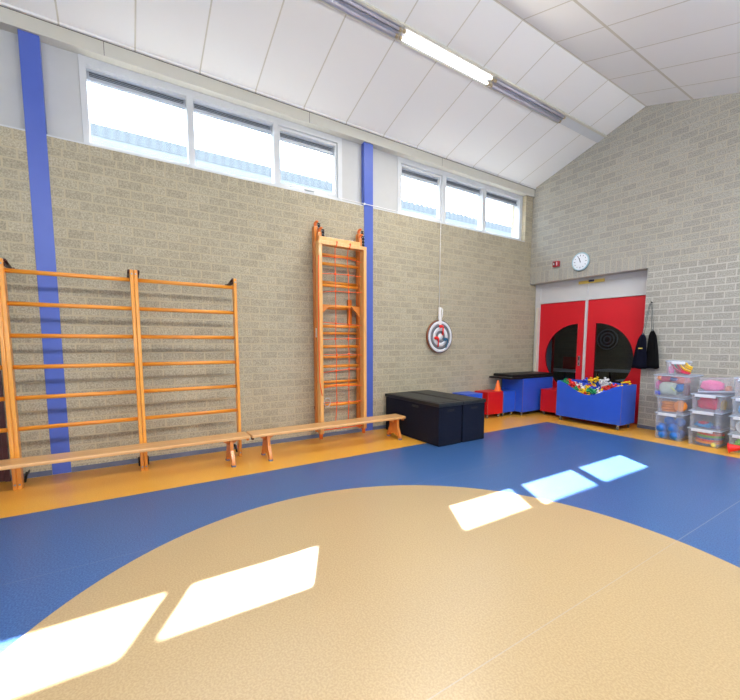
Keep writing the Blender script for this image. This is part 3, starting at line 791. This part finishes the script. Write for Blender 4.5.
# ------------------------------------------------------------------ clear crates with their contents
def crate_parts(t, w, d, h, latch=True, lid=True):
    """local coordinates: front face centre at the origin, depth towards +y"""
    q = MB(); i = .018; th = .003
    b0 = [(-w/2+i, .014), (w/2-i, .014), (w/2-i, d-.014), (-w/2+i, d-.014)]; tp = [(-w/2+.006, .004), (w/2-.006, .004), (w/2-.006, d-.004), (-w/2+.006, d-.004)]
    def ring(P, z, s=0):
        cx, cy = 0, d/2
        return [q.bm.verts.new((x-s*(1 if x > cx else -1), y-s*(1 if y > cy else -1), z)) for x, y in P]
    A = ring(b0, 0); Bt = ring(tp, h-.016); C = ring(tp, h-.016, th); D = ring(b0, th, th)
    for P, Q in ((A, Bt), (Bt, C), (C, D)):
        for k in range(4): q.bm.faces.new((P[k], P[(k+1) % 4], Q[(k+1) % 4], Q[k]))
    q.bm.faces.new(A[::-1]); q.bm.faces.new(D)
    bmesh.ops.recalc_face_normals(q.bm, faces=q.bm.faces[:])
    # moulded ribs on the front and sides
    for s in (-1, 1):
        q.prism([(s*(w/2-.016), h-.02), (s*(w/2-.05), h-.02), (s*(w/2-.062), .006), (s*(w/2-.026), .006)], 1, .004, .008)
    body = obj('body', q, 'crate', t, local=True)
    if lid:
        q = MB(); q.box((-w/2, 0, h-.018), (w/2, d, h-.006), bev=.003); q.box((-w/2+.02, .02, h-.008), (w/2-.02, d-.02, h-.001), bev=.003)
        obj('lid', q, 'cratelid', t, local=True)
        q = MB(); q.holed([(-w/2-.004, -.004), (w/2+.004, -.004), (w/2+.004, d+.004), (-w/2-.004, d+.004)], [(-w/2+.003, .003), (w/2-.003, .003), (w/2-.003, d-.003), (-w/2+.003, d-.003)], 2, h-.022, h-.010)
        obj('rim', q, 'craterim', t, local=True)
    if latch:
        q = MB(); q.box((-w/2+.04, -.012, h-.048), (w/2-.075, .002, h-.012), bev=.003)
        obj('latch', q, 'ledge', t, local=True)
def crate(x0, x1, y0, z0, h, d, label, rotz=0, latch=True):
    t = thing('storage_crate', label, 'crate', ((x0+x1)/2, y0, z0), 'clear plastic crates stacked along the back wall', rot=(0, 0, rotz))
    crate_parts(t, x1-x0, d, h, latch); return t
YF = 6.07
crate(-2.435, -2.105, YF, 0, .372, .40, 'clear crate of blue balls at the bottom of the left stack')
crate(-2.425, -2.115, YF, .373, .213, .40, 'clear crate of orange discs, second from the bottom in the left stack', latch=False)
crate(-2.475, -2.065, YF-.01, .587, .298, .46, 'wide clear crate of mixed bright toys, third up in the left stack', latch=False)
crate(-2.325, -2.065, YF+.03, .886, .186, .25, 'small clear crate of coloured ropes on top of the left stack', rotz=math.radians(27))
crate(-2.045, -1.705, YF, 0, .228, .42, 'clear crate of coloured rings at the bottom of the middle stack')
crate(-2.045, -1.71, YF, .229, .225, .42, 'clear crate with a little blue and red, second from the bottom in the middle stack')
crate(-2.035, -1.705, YF, .455, .215, .42, 'clear crate of magenta red fabric, third up in the middle stack')
crate(-1.625, -1.29, YF-.02, 0, .225, .42, 'clear crate of green things at the bottom of the right stack, behind the red cone')
crate(-1.63, -1.295, YF-.02, .226, .218, .42, 'clear crate of white coils, second from the bottom in the right stack')
crate(-1.625, -1.29, YF-.02, .445, .222, .42, 'clear crate of light blue bags, third up in the right stack')
crate(-1.615, -1.28, YF-.02, .668, .24, .42, 'clear crate of orange and pink cloth on top of the right stack')
# upside-down tilted crate
t = thing('storage_crate', 'clear crate of pink fabric lying upside down and askew on the middle stack', 'crate', (-1.86, 6.235, .80), 'clear plastic crates stacked along the back wall',
          rot=(PI, math.radians(-4), math.radians(18)))
q = MB()
g = bpy.data.objects.new('tmp', None)
def flip_crate(t):
    w, d, h = .37, .31, .175
    crate_parts(t, w, d, h, latch=False)
    for c in t.children:
        for v in c.data.vertices: v.co.y -= d/2; v.co.z -= h
flip_crate(t); t.location = (-1.825, 6.25, .688); 
bpy.data.objects.remove(g)

# contents ---------------------------------------------------------
def lump(name, c, r, sc, mat, label, cat, seed, amp=.25, group=None, n=22):
    """a crumpled cloth heap"""
    q = MB(); q.sph((0, 0, 0), 1, n=n)
    from mathutils import noise
    for v in q.bm.verts:
        p = v.co.normalized(); k = 1+amp*1.3*noise.noise(p*2.3+Vector((seed, 0, 0)))+amp*1.1*noise.noise(p*5.5+Vector((0, seed, 0)))+amp*.5*noise.noise(p*12+Vector((0, 0, seed)))
        p = Vector([math.copysign(abs(t_)**.62, t_) for t_ in p])*.86; v.co = Vector((p.x*sc[0]*k, p.y*sc[1]*k, max(-.86, p.z*k)*sc[2]))*r
    mz = min(v.co.z for v in q.bm.verts)
    for v in q.bm.verts: v.co.z -= mz
    return one(name, q, mat, label, cat, (0, 0, 0), group, None) if False else _place(one(name, q, mat, label, cat, None, group), c)
def _place(o, c): o.location = c; return o
balls = [(-2.365, 6.13, .145), (-2.235, 6.14, .155), (-2.345, 6.13, .06), (-2.20, 6.12, .064), (-2.29, 6.16, .25), (-2.19, 6.26, .07), (-2.18, 6.21, .24), (-2.34, 6.27, .07), (-2.33, 6.29, .20)]
pb = None
lb = ['mid blue ball at the left, second layer up in the bottom left crate', 'mid blue ball at the right, second layer up in the bottom left crate', 'blue ball low at the left front in the bottom left crate',
      'blue ball low at the right front in the bottom left crate', 'uppermost blue ball in the bottom left crate']
for i, c in enumerate(balls):
    r = .067 if i < 2 else .061
    q = MB(); q.sph((0, 0, 0), r, n=24)
    _place(one('play_ball', q, pm('ball_blue', (22, 104, 190), .45), lb[i] if i < 5 else 'blue ball at the back of the bottom left crate', 'ball', None, 'blue balls in the bottom left crate'), c)
def disc(c, r, h, mat, label, cat, group, rot=(0, 0, 0), name='flying_disc'):
    q = MB(); q.lathe([(0, h), (r*.8, h), (r*.96, h*.7), (r, 0), (r*.94, 0), (r*.9, h*.55), (0, h*.75)], (0, 0, 0), n=32)
    o = one(name, q, mat, label, cat, None, group); o.location = c; o.rotation_euler = rot; return o
orange = pm('disc_orange', (238, 142, 40), .5)
for k in range(4):
    disc((-2.31-(k % 2)*.008, 6.185, .382+k*.034), .085, .026, orange, 'orange disc in the flat pile, %s, in the left stack' % ['at the bottom', 'second from the bottom', 'second from the top', 'on top'][k], 'disc', 'orange discs in the left stack')
disc((-2.17, 6.15, .465), .075, .02, orange, 'orange disc standing on edge beside the flat pile in the left stack', 'disc', 'orange discs in the left stack', rot=(PI/2-.1, 0, .15))
# mixed toys
mx = [('cloth', (-2.31, 6.16, .605), (.105, .07, .085), (186, 196, 186), 'pale grey green crumpled cloth in the wide toy crate'),
      ('cloth', (-2.435, 6.14, .67), (.022, .05, .055), (206, 70, 150), 'magenta cloth at the left end of the wide toy crate'),
      ('soft_toy', (-2.43, 6.12, .595), (.03, .03, .025), (40, 50, 190), 'deep blue toy low at the left end of the wide toy crate'),
      ('soft_toy', (-2.36, 6.16, .775), (.062, .05, .035), (200, 60, 80), 'crimson toy on top at the left of the wide toy crate'),
      ('soft_toy', (-2.17, 6.13, .66), (.05, .04, .05), (50, 120, 190), 'blue toy in the right half of the wide toy crate'),
      ('cloth', (-2.19, 6.16, .76), (.09, .05, .045), (222, 130, 120), 'salmon cloth at the top right of the wide toy crate'),
      ('soft_toy', (-2.43, 6.14, .80), (.028, .03, .025), (240, 140, 60), 'small orange toy at the top left of the wide toy crate'),
      ('cloth', (-2.11, 6.14, .61), (.025, .05, .08), (110, 40, 50), 'dark red cloth at the right end of the wide toy crate'),
      ('soft_toy', (-2.25, 6.12, .80), (.04, .03, .02), (40, 70, 130), 'navy toy at the top middle of the wide toy crate')]
for i, (nm, c, sc, rgb, lb_) in enumerate(mx):
    lump(nm, c, 1, tuple(v*1.22 for v in sc), pm('toy%d' % i, rgb, .7), lb_, 'toy' if nm == 'soft_toy' else 'cloth', i*1.7+1, .22, 'mixed toys in the wide crate')
# a yellow green curved stripe (bat) and teal piece
def arc(name, c, r, a0, a1, th, rgb, label, cat, group, plane='xz', sq=.6):
    q = MB(); k = 14; P = []
    for i in range(k+1):
        a = math.radians(a0+(a1-a0)*i/k)
        P.append((c[0]+r*math.cos(a), c[1], c[2]+r*sq*math.sin(a)) if plane == 'xz' else (c[0]+r*math.cos(a), c[1]+r*sq*math.sin(a), c[2]))
    q.tube(P, th, 8); return one(name, q, pm('arc_%s' % '_'.join(map(str, rgb)), rgb, .5), label, cat, None, group)
arc('plastic_strip', (-2.36, 6.09, .655), .13, 65, 5, .007, (206, 220, 120), 'thin yellow green strip lying over the pale cloth in the wide toy crate', 'toy', 'mixed toys in the wide crate')
arc('plastic_strip', (-2.20, 6.11, .735), .07, 180, 330, .009, (40, 150, 130), 'thin teal green strip in the middle of the wide toy crate', 'toy', 'mixed toys in the wide crate')
# ropes in the top crate
cols = [(236, 186, 40), (236, 186, 40), (200, 40, 60), (50, 160, 120), (206, 50, 90), (236, 196, 60)]
lbr = ['outer yellow rope in the small top crate of the left stack', 'yellow rope nearest the corner in the small top crate', 'dark red rope under the yellow ones in the small top crate',
       'green rope sweeping across the small top crate', 'pink red rope lowest in the small top crate', 'inner pale yellow rope in the small top crate']
rr = [.150, .115, .182, .215, .245, .085]
for i in range(6):
    arc('rope', (-2.055, 6.13+.015*(i % 2), 1.055), rr[i], 182, 262, .0125, cols[i], lbr[i], 'rope', 'coloured ropes in the small top crate', sq=.62 if rr[i] > .2 else .8)
lump('cloth', (-2.30, 6.14, .894), 1, (.03, .05, .062), pm('pinkroll', (216, 90, 150), .6), 'pink roll standing at the left of the small top crate', 'cloth', 5.5, .08)
lump('cloth', (-2.22, 6.2, .894), 1, (.05, .05, .05), pm('crimsonroll', (176, 40, 80), .6), 'crimson cloth in the middle of the small top crate', 'cloth', 8.5, .15)
# ring discs in the bottom middle crate
for k, (rgb, nm) in enumerate([((44, 96, 140), 'dark blue'), ((240, 150, 40), 'orange'), ((214, 60, 50), 'red'), ((60, 110, 170), 'blue'), ((96, 176, 70), 'green'), ((216, 90, 60), 'brick red')]):
    q = MB(); R0, r0 = .125, .012
    q.tube([(R0*math.cos(a*PI/20), R0*math.sin(a*PI/20), 0) for a in range(40)], r0, 8, closed=True)
    q.lathe([(0, 0), (R0, .0), (R0, .004), (0, .004)], (0, 0, 0), n=32)
    o = one('plastic_plate', q, pm('plate%d' % k, rgb, .45), '%s plate in the stack of plates in the bottom middle crate' % nm, 'plate', None, 'coloured plates in the bottom middle crate')
    o.location = (-1.865+.004*k, 6.225, .022+.0265*k); o.rotation_euler = (0, 0, 0)
q = MB(); q.sph((0, 0, 0), .030, n=18)
_place(one('play_ball', q, pm('ball_yellow', (220, 210, 110), .6), 'small pale yellow ball at the right front of the bottom middle crate', 'ball'), (-1.77, 6.098, .036))
for i, (c, sc, rgb, lb_) in enumerate([((-1.90, 6.15, .237), (.10, .07, .035), (60, 140, 190), 'light blue folded cloth low in the second middle crate'),
                                  ((-1.90, 6.13, .275), (.06, .05, .02), (190, 60, 70), 'red cloth on the light blue one in the second middle crate'),
                                  ((-1.78, 6.14, .237), (.045, .05, .018), (60, 70, 140), 'dark blue cloth at the right in the second middle crate')]):
    lump('cloth', c, 1, sc, pm('fold%d' % i, rgb, .7), lb_, 'cloth', i+20, .2, 'cloths in the second middle crate')
lump('fabric_bundle', (-1.885, 6.22, .463), 1, (.125, .10, .088), pm('magenta_fabric', (214, 24, 70), .7, var=.25, scale=14), 'magenta red fabric filling the third crate of the middle stack', 'cloth', 33, .12)
lump('fabric_bundle', (-1.745, 6.25, .463), 1, (.016, .10, .075), pm('yellowish', (200, 170, 70), .7), 'yellow fabric at the right side of the third middle crate', 'cloth', 37, .1)
lump('fabric_bundle', (-1.865, 6.22, .70), 1, (.13, .09, .074), pm('pink_fabric', (240, 110, 165), .7, var=.12, scale=16), 'bright pink fabric under the upside-down clear crate', 'cloth', 41, .10)
lump('fabric_bundle', (-1.715, 6.27, .70), 1, (.035, .05, .04), pm('peach_fabric', (226, 160, 120), .7), 'peach fabric at the right under the upside-down clear crate', 'cloth', 45, .12)
lump('cloth', (-1.51, 6.14, .01), 1, (.08, .06, .085), pm('green_fabric', (110, 200, 50), .6), 'bright green cloth in the bottom right crate', 'cloth', 51, .2)
lump('cloth', (-1.40, 6.16, .01), 1, (.06, .07, .09), pm('dgreen_fabric', (40, 130, 60), .6), 'dark green cloth in the bottom right crate', 'cloth', 52, .2)
for k in range(4):
    q = MB(); q.tube([(.07*math.cos(a*PI/12), 0, .07*math.sin(a*PI/12)) for a in range(24)], .009, 6, closed=True)
    _place(one('coil', q, 'white', 'white coil standing on edge, %s in the second right crate' % ['nearest the front', 'second from the front', 'third from the front', 'hindmost'][k], 'coil', None, 'white coils in the second right crate'), (-1.50+.012*k, 6.11+.024*k, .31))
lump('cloth', (-1.46, 6.14, .453), 1, (.12, .07, .085), pm('ltblue', (130, 186, 226), .5), 'light blue bag in the third right crate', 'bag', 61, .12)
lump('cloth', (-1.47, 6.14, .676), 1, (.09, .06, .06), pm('orange_fabric', (250, 160, 80), .5), 'orange cloth low in the top right crate', 'cloth', 63, .12)  # orange is the cloth's own colour
lump('cloth', (-1.47, 6.16, .79), 1, (.11, .07, .045), pm('rose', (226, 110, 140), .5), 'rose cloth above the orange one in the top right crate', 'cloth', 67, .12)
# red cone on its side
t = thing('marker_cone', 'red marker cone lying on its side on the floor before the right crates', 'cone', (-1.585, 5.955, .062), rot=(0, math.radians(78), math.radians(6)))
obj('cone', MB().lathe([(.054, .004), (.048, .01), (.014, .165), (.008, .172), (0, .174)], (0, 0, 0), n=24), 'redcone', t, local=True)
obj('rim', MB().lathe([(0, 0), (.062, 0), (.062, .006), (.05, .008)], (0, 0, 0), n=24), 'redcone', t, local=True)

# ------------------------------------------------------------------ things on the back wall
t = thing('wall_clock', 'round white wall clock above the red doors', 'clock', (-3.915, 6.598, 2.675))
c = (-3.915, L-.001, 2.675)
obj('rim', MB().lathe([(.0, 0), (.14, 0), (.152, .012), (.154, .03), (.146, .042), (.136, .042), (.134, .032), (0, .032)], c, (0, -1, 0), 40), 'clockr', t)
obj('face', MB().lathe([(.134, .0325), (.13, .0345), (0, .0345)], c, (0, -1, 0), 40), 'clockf', t)
q = MB()
for k in range(12):
    a = k*PI/6; ln = .018 if k % 3 else .024
    m = Matrix.Translation((c[0], L-.037, c[2])) @ Matrix.Rotation(a, 4, 'Y')
    q.box((-.004, -.001, .112-ln), (.004, .001, .112), mat=m)
islands('hour_mark', q, 'ink', t)
def hand(a, ln, w):
    m = Matrix.Translation((c[0], L-.040, c[2])) @ Matrix.Rotation(a, 4, 'Y')
    return MB().box((-w, -.001, -.018), (w, .001, ln), mat=m)
obj('hour_hand', hand(math.radians(-18), .062, .005), 'ink', t); obj('minute_hand', hand(math.radians(-24), .095, .0035), 'ink', t)
obj('hub', MB().lathe([(0, .038), (.008, .038), (.008, .044), (0, .044)], c, (0, -1, 0), 12), 'ink', t)
t = thing('fire_alarm', 'small red alarm box left of the clock', 'alarm', (-4.37, 6.59, 2.70))
obj('housing', B((-4.425, L-.06, 2.655), (-4.31, L-.001, 2.755), bev=.008), 'alarm', t)
obj('lens', B((-4.405, L-.068, 2.675), (-4.372, L-.058, 2.74), bev=.003), 'alarmd', t)
obj('light_strip', B((-4.342, L-.066, 2.675), (-4.332, L-.058, 2.735)), 'white', t)
obj('call_point', B((-4.397, L-.071, 2.69), (-4.385, L-.066, 2.72)), 'white', t)
t = thing('door_sensor', 'yellow strip with a dark blue middle above the red doors', 'sensor', (-3.77, DY-.03, 2.37))
obj('strip', B((-4.05, DY-.02, 2.325), (-3.60, DY-.002, 2.375), bev=.002), 'yellow', t)
obj('sensor_box', B((-3.86, DY-.04, 2.345), (-3.77, DY-.018, 2.378), bev=.004), 'navy', t)
one('wall_socket', B((-2.52, L-.02, .955), (-2.44, L-.001, 1.035), bev=.004), 'white', 'small off-white socket on the brick wall beside the top crate', 'socket', (-2.48, L-.001, .99))
t = thing('wall_hook', 'small dark hook on the brick wall right of the red doors', 'hook', (-2.777, 6.59, 1.89))
obj('hook', MB().tube([(-2.777, L-.001, 1.90), (-2.777, L-.04, 1.895), (-2.777, L-.05, 1.91)], .008, 8), 'blacksteel', t)
def gym_bag(c, w, h, d, mat, label, apex, seed, yellow=False):
    t = thing('drawstring_bag', label, 'bag', (c[0], c[1], c[2]), 'dark drawstring bags on the wall hook')
    q = MB(); n = 40; rings = []
    random.seed(seed); ph = [random.uniform(0, 6) for _ in range(4)]
    for k in range(13):
        u = k/12; z = c[2]+h*u
        f = .34+.66*(1-u)**.85 if u < .86 else (.34+.66*.14**.85)*max(.22, ((1-u)/.14)**.6)
        ww = w/2*f; dd = d/2*max(.18, f)*(.75+.25*(1-u))
        fold = .06+.16*u
        rings.append([q.bm.verts.new((c[0]+(apex[0]-c[0])*.35*u*u+ww*math.cos(2*PI*j/n)*(1+fold*math.sin(j*2*PI/n*7+ph[0])), c[1]+dd*math.sin(2*PI*j/n)*(1+fold*math.sin(j*2*PI/n*9+ph[1])), z+(.012*math.sin(j*2*PI/n*3+ph[2]) if k == 0 else 0))) for j in range(n)])
    for A_, B_ in zip(rings, rings[1:]):
        for j in range(n):
            f = q.bm.faces.new((A_[j], A_[(j+1) % n], B_[(j+1) % n], B_[j])); f.smooth = True
    q.bm.faces.new(rings[0][::-1]); q.bm.faces.new(rings[-1])
    obj('sack', q, mat, t)
    tp = (c[0]+(apex[0]-c[0])*.35, c[1], c[2]+h-.01)
    q = MB()
    for s in (-.012, .012): q.tube([(tp[0]+s, tp[1], tp[2]), (apex[0]+s*.5, apex[1], apex[2])], .0035, 6)
    q.sph((tp[0], tp[1], tp[2]), .016, n=10)
    obj('cord', q, 'cordk', t)
    if yellow: obj('yellow_label', B((c[0]-.005, c[1]-d/2-.004, c[2]+.29), (c[0]+.05, c[1]-d/2+.012, c[2]+.305)), 'yellow', t)
gym_bag((-2.862, 6.50, .925), .20, .52, .10, 'bag', 'navy drawstring bag with a yellow label, left one on the hook', (-2.785, 6.545, 1.885), 4, True)
gym_bag((-2.70, 6.53, .935), .19, .56, .11, 'bagk', 'black drawstring bag, right one on the hook', (-2.769, 6.55, 1.885), 9)

# ------------------------------------------------------------------ target board, its cord, darts
t = thing('target_board', 'round grey and white ringed target board hanging on the left brick wall', 'target board', (-4.87, 4.295, 1.39))
c = (-4.905, 4.295, 1.392); Rb = .265; q = 32
obj('backing', MB().lathe([(0, 0), (Rb, 0), (Rb, .03), (Rb-.01, .034), (0, .034)], c, (1, 0, 0), 48), 'rim', t)
for i, (ro, ri, m_) in enumerate([(1, .955, 'rimg'), (.955, .79, 'brd_w'), (.79, .60, 'brd_d'), (.60, .37, 'brd_w'), (.37, .20, 'brd_d'), (.20, 0, 'brd_w')]):
    k = MB(); a, b_ = Rb*ro*.985, Rb*ri*.985
    if ri: k.lathe([(a, .0342), (a, .0372), (b_, .0372), (b_, .0342)], c, (1, 0, 0), 48)
    else: k.lathe([(a, .0342), (a, .0372), (0, .0372)], c, (1, 0, 0), 48)
    obj('ring', k, m_, t)
q = MB(); q.box((-4.868, 4.255, 1.575), (-4.862, 4.31, 1.70)); q.box((-4.90, 4.262, 1.66), (-4.865, 4.305, 1.86), bev=.006); q.tube([(-4.868, 4.305, 1.85), (-4.862, 4.325, 1.82), (-4.862, 4.322, 1.75), (-4.864, 4.315, 1.70)], .01, 6)
obj('hanging_strap', q, 'white', t)
def dart(y, z, mat, label, tail):
    t = thing('sticky_dart', label, 'dart', (-4.85, y, z), 'balls with tails stuck on the target board')
    xf = -4.905+.0375+.028
    obj('ball', MB().sph((xf, y, z), .028, (1, 1.15, .95), 14), mat, t)
    obj('tail', MB().tube([(xf+.01, y+.02, z+.012), (xf+.005, y+.045, z-.01), (xf, y+.05, z-.07), (xf-.01, y+.05+tail, z-.14)], [.012, .012, .009, .013], 8), mat, t)
dart(4.275, 1.555, 'dred', 'red ball with a tail, the upper one on the target board', .005)
dart(4.18, 1.37, 'dred', 'red ball with a tail, the lower left one on the target board', 0)
dart(4.375, 1.352, 'dblue', 'dark blue ball with a tail on the target board', -.03)
q = MB()
q.tube([(-4.935, 2.50, 3.205), (-4.905, 2.56, 3.207), (-4.905, 3.4, 3.203), (-4.905, 4.25, 3.207), (-4.905, 4.29, 3.20), (-4.905, 4.298, 3.16), (-4.905, 4.293, 2.9), (-4.90, 4.285, 1.84)], .005, 6)
for z in (2.85, 3.09): q.sph((-4.905, 4.293, z), .010, n=8)
for y in (2.9, 3.9): q.box((-4.922, y-.01, 3.195), (-4.90, y+.01, 3.216))
one('pull_cord', q, 'white', 'thin white cord running below the windows and down to the target board', 'cord', (-4.905, 4.29, 2.5))

# ------------------------------------------------------------------ fluorescent lights along the left slope
LX = -3.68; sl = math.atan(.32)
def luminaire(y0, y1, lit, label, cx=LX, plate_only=False, up=None):
    zc = cz(cx); s = sl if cx < -3.04 else -math.atan(.318)
    t = thing('ceiling_light', label, 'ceiling light', (cx, (y0+y1)/2, zc), 'strip lights on the sloping ceiling', rot=(0, -s, 0))
    h = (y1-y0)/2; q = MB()
    w = .075
    if plate_only:
        q.box((-w+.006, -h+.002, -.018), (w-.02, h-.002, -.001), bev=.002); obj('cover_plate', q, 'frame', t, local=True)
        obj('side_rail', B((w-.018, -h, -.026), (w+.012, h, -.001)), 'reflh', t, local=True); return
    q.box((-w, -h, -.012), (w, h, -.001)); q.box((w-.008, -h, -.030), (w+.014, h, -.001)); q.box((-w-.006, -h, -.026), (-w+.004, h, -.001))
    q.box((-w, -h, -.026), (w, -h+.006, -.001)); q.box((-w, h-.006, -.026), (w, h, -.001))
    obj('housing', q, 'reflh', t, local=True)
    q = MB()
    q.prism([(-w+.005, -.024), (-w+.009, -.024), (-.012, -.013), (-.003, -.026), (.003, -.026), (.012, -.013), (w-.009, -.024), (w-.009, -.0125), (-w+.005, -.0125)], 1, -h+.008, h-.008)
    obj('reflector', q, 'refl', t, local=True)
    for sx in (-.036, .036):
        tb = obj('tube', MB().tube([(sx, -h+.04, -.030), (sx, h-.04, -.030)], .013, 12), 'lit' if lit else 'tube', t, local=True)
        q = MB(); 
        for e in (-1, 1): q.box((sx-.015, e*(h-.024)-.016, -.046), (sx+.015, e*(h-.024)+.016, -.014), bev=.003)
        islands('end_cap', q, 'cap', tb, local=True)
    return t
luminaire(4.018, 5.53, False, 'unlit strip light between the lit one and the far gable wall')
luminaire(2.615, 4.012, True, 'lit strip light on the sloping ceiling')
luminaire(1.10, 2.609, False, 'unlit strip light left of the lit one, at the top photo edge')
luminaire(5.534, 6.598, False, 'blank white cover plate at the far end of the row of strip lights', plate_only=True)
for y in (-2.6, -.2, 2.2, 4.6):  # unseen hanging lights, added to brighten the hall
    t = thing('added_pendant', 'added unseen white strip light hanging over the right half of the hall', 'ceiling light', (0, y, 3.55), 'added hanging strip lights out of view')
    obj('housing', MB().box((-.07, y-.7, 3.52), (.07, y+.7, 3.58), bev=.008), 'frame', t)
    for e in (-.6, .6): obj('wire', MB().tube([(0, y+e, 3.58), (0, y+e, cz(0))], .003, 6), 'bolt', t)

# ------------------------------------------------------------------ light
def area(name, loc, rot, sx, sy, power, col=(1, 1, 1)):
    l = bpy.data.lights.new(name, 'AREA'); l.shape = 'RECTANGLE'; l.size = sx; l.size_y = sy; l.energy = power; l.color = col
    o = bpy.data.objects.new(name, l); COL.objects.link(o); o.location = loc; o.rotation_euler = rot; return o
# glow of the lit strip lights (each as long and as wide as its fitting, just under the tubes)
def strip_glow(cx, y, ln, power):
    s = sl if cx < -3.04 else -math.atan(.318)
    n = Vector((math.sin(s), 0, -math.cos(s)))
    p = Vector((cx, y, cz(cx))) + n*.050
    o = area('strip_glow', p, (0, -s, 0), .085, ln, power, (1, .95, .86))
strip_glow(LX, 3.31, 1.3, 60)
for y in (-2.6, -.2, 2.2, 4.6):  # fill from the added hanging lights, downwards and onto the ceiling
    area('fill_down', (0, y, 3.515), (0, math.radians(25), 0), .12, 1.36, 85, (.97, .98, 1))
    area('fill_up', (0, y, 3.585), (PI, 0, 0), .12, 1.36, 72, (.96, .98, 1))
# sun through the high left windows
s = bpy.data.lights.new('sun', 'SUN'); s.energy = 58; s.angle = math.radians(.55); s.color = (1, .98, .96)
so = bpy.data.objects.new('sun', s); COL.objects.link(so)
so.rotation_euler = Vector((2.755, -1.485, -3.27)).to_track_quat('-Z', 'Y').to_euler(); so.location = (-12, 8, 12)
# sky
w = bpy.data.worlds.new('sky'); SC.world = w; w.use_nodes = True; nt = w.node_tree; nt.nodes.clear()
out = N(nt, 'ShaderNodeOutputWorld'); bg = N(nt, 'ShaderNodeBackground')
tc = N(nt, 'ShaderNodeTexCoord'); sp = N(nt, 'ShaderNodeSeparateXYZ'); nt.links.new(tc.outputs['Generated'], sp.inputs[0])
cr = N(nt, 'ShaderNodeValToRGB'); nt.links.new(sp.outputs[2], cr.inputs[0])
cr.color_ramp.elements[0].position = 0; cr.color_ramp.elements[0].color = (.84, .92, 1, 1)
cr.color_ramp.elements[1].position = .9; cr.color_ramp.elements[1].color = (.50, .72, 1, 1)
nt.links.new(cr.outputs[0], bg.inputs[0]); bg.inputs[1].default_value = 6.5
nt.links.new(bg.outputs[0], out.inputs[0])
# light portals in the window openings guide the sky sampling
def portal(loc, rot, sx, sy):
    o = area('window_portal', loc, rot, sx, sy, 1); o.data.cycles.is_portal = True
portal((-5.18, 1.2, 3.6), (0, -PI/2, 0), .75, 2.75); portal((-5.18, 4.96, 3.6), (0, -PI/2, 0), .75, 2.8)
for a, b in added_wins: portal((R+.12, (a+b)/2, 1.55), (0, PI/2, 0), 1.6, b-a)

# ------------------------------------------------------------------ camera (measured from the vanishing points)
f, cx, cy, yaw, pit, rol = 396.0, 385.28, 380.32, math.radians(56.436), math.radians(5.5), math.radians(.199)
fw = Vector((-math.sin(yaw)*math.cos(pit), math.cos(yaw)*math.cos(pit), -math.sin(pit)))
rt = Vector((math.cos(yaw), math.sin(yaw), 0)); up = rt.cross(fw)
r2 = rt*math.cos(rol)+up*math.sin(rol); u2 = -rt*math.sin(rol)+up*math.cos(rol)
cam = bpy.data.cameras.new('camera'); co = bpy.data.objects.new('camera', cam); COL.objects.link(co)
cam.sensor_fit = 'HORIZONTAL'; cam.sensor_width = 36; cam.lens = f*36/740
cam.shift_x = (370-cx)/740; cam.shift_y = (cy-350)/740
m = Matrix((r2, u2, -fw)).transposed().to_4x4(); m.translation = (0, 0, 1.3); co.matrix_world = m
cam.clip_start = .05
SC.camera = co
vs = SC.view_settings; vs.view_transform = 'Standard'; vs.look = 'None'; vs.gamma = 1; vs.use_curve_mapping = False; vs.exposure = .10
SC.cycles.max_bounces = 10; SC.cycles.diffuse_bounces = 6; SC.cycles.transparent_max_bounces = 24; SC.cycles.sample_clamp_indirect = 6
SC.cycles.use_denoising = True
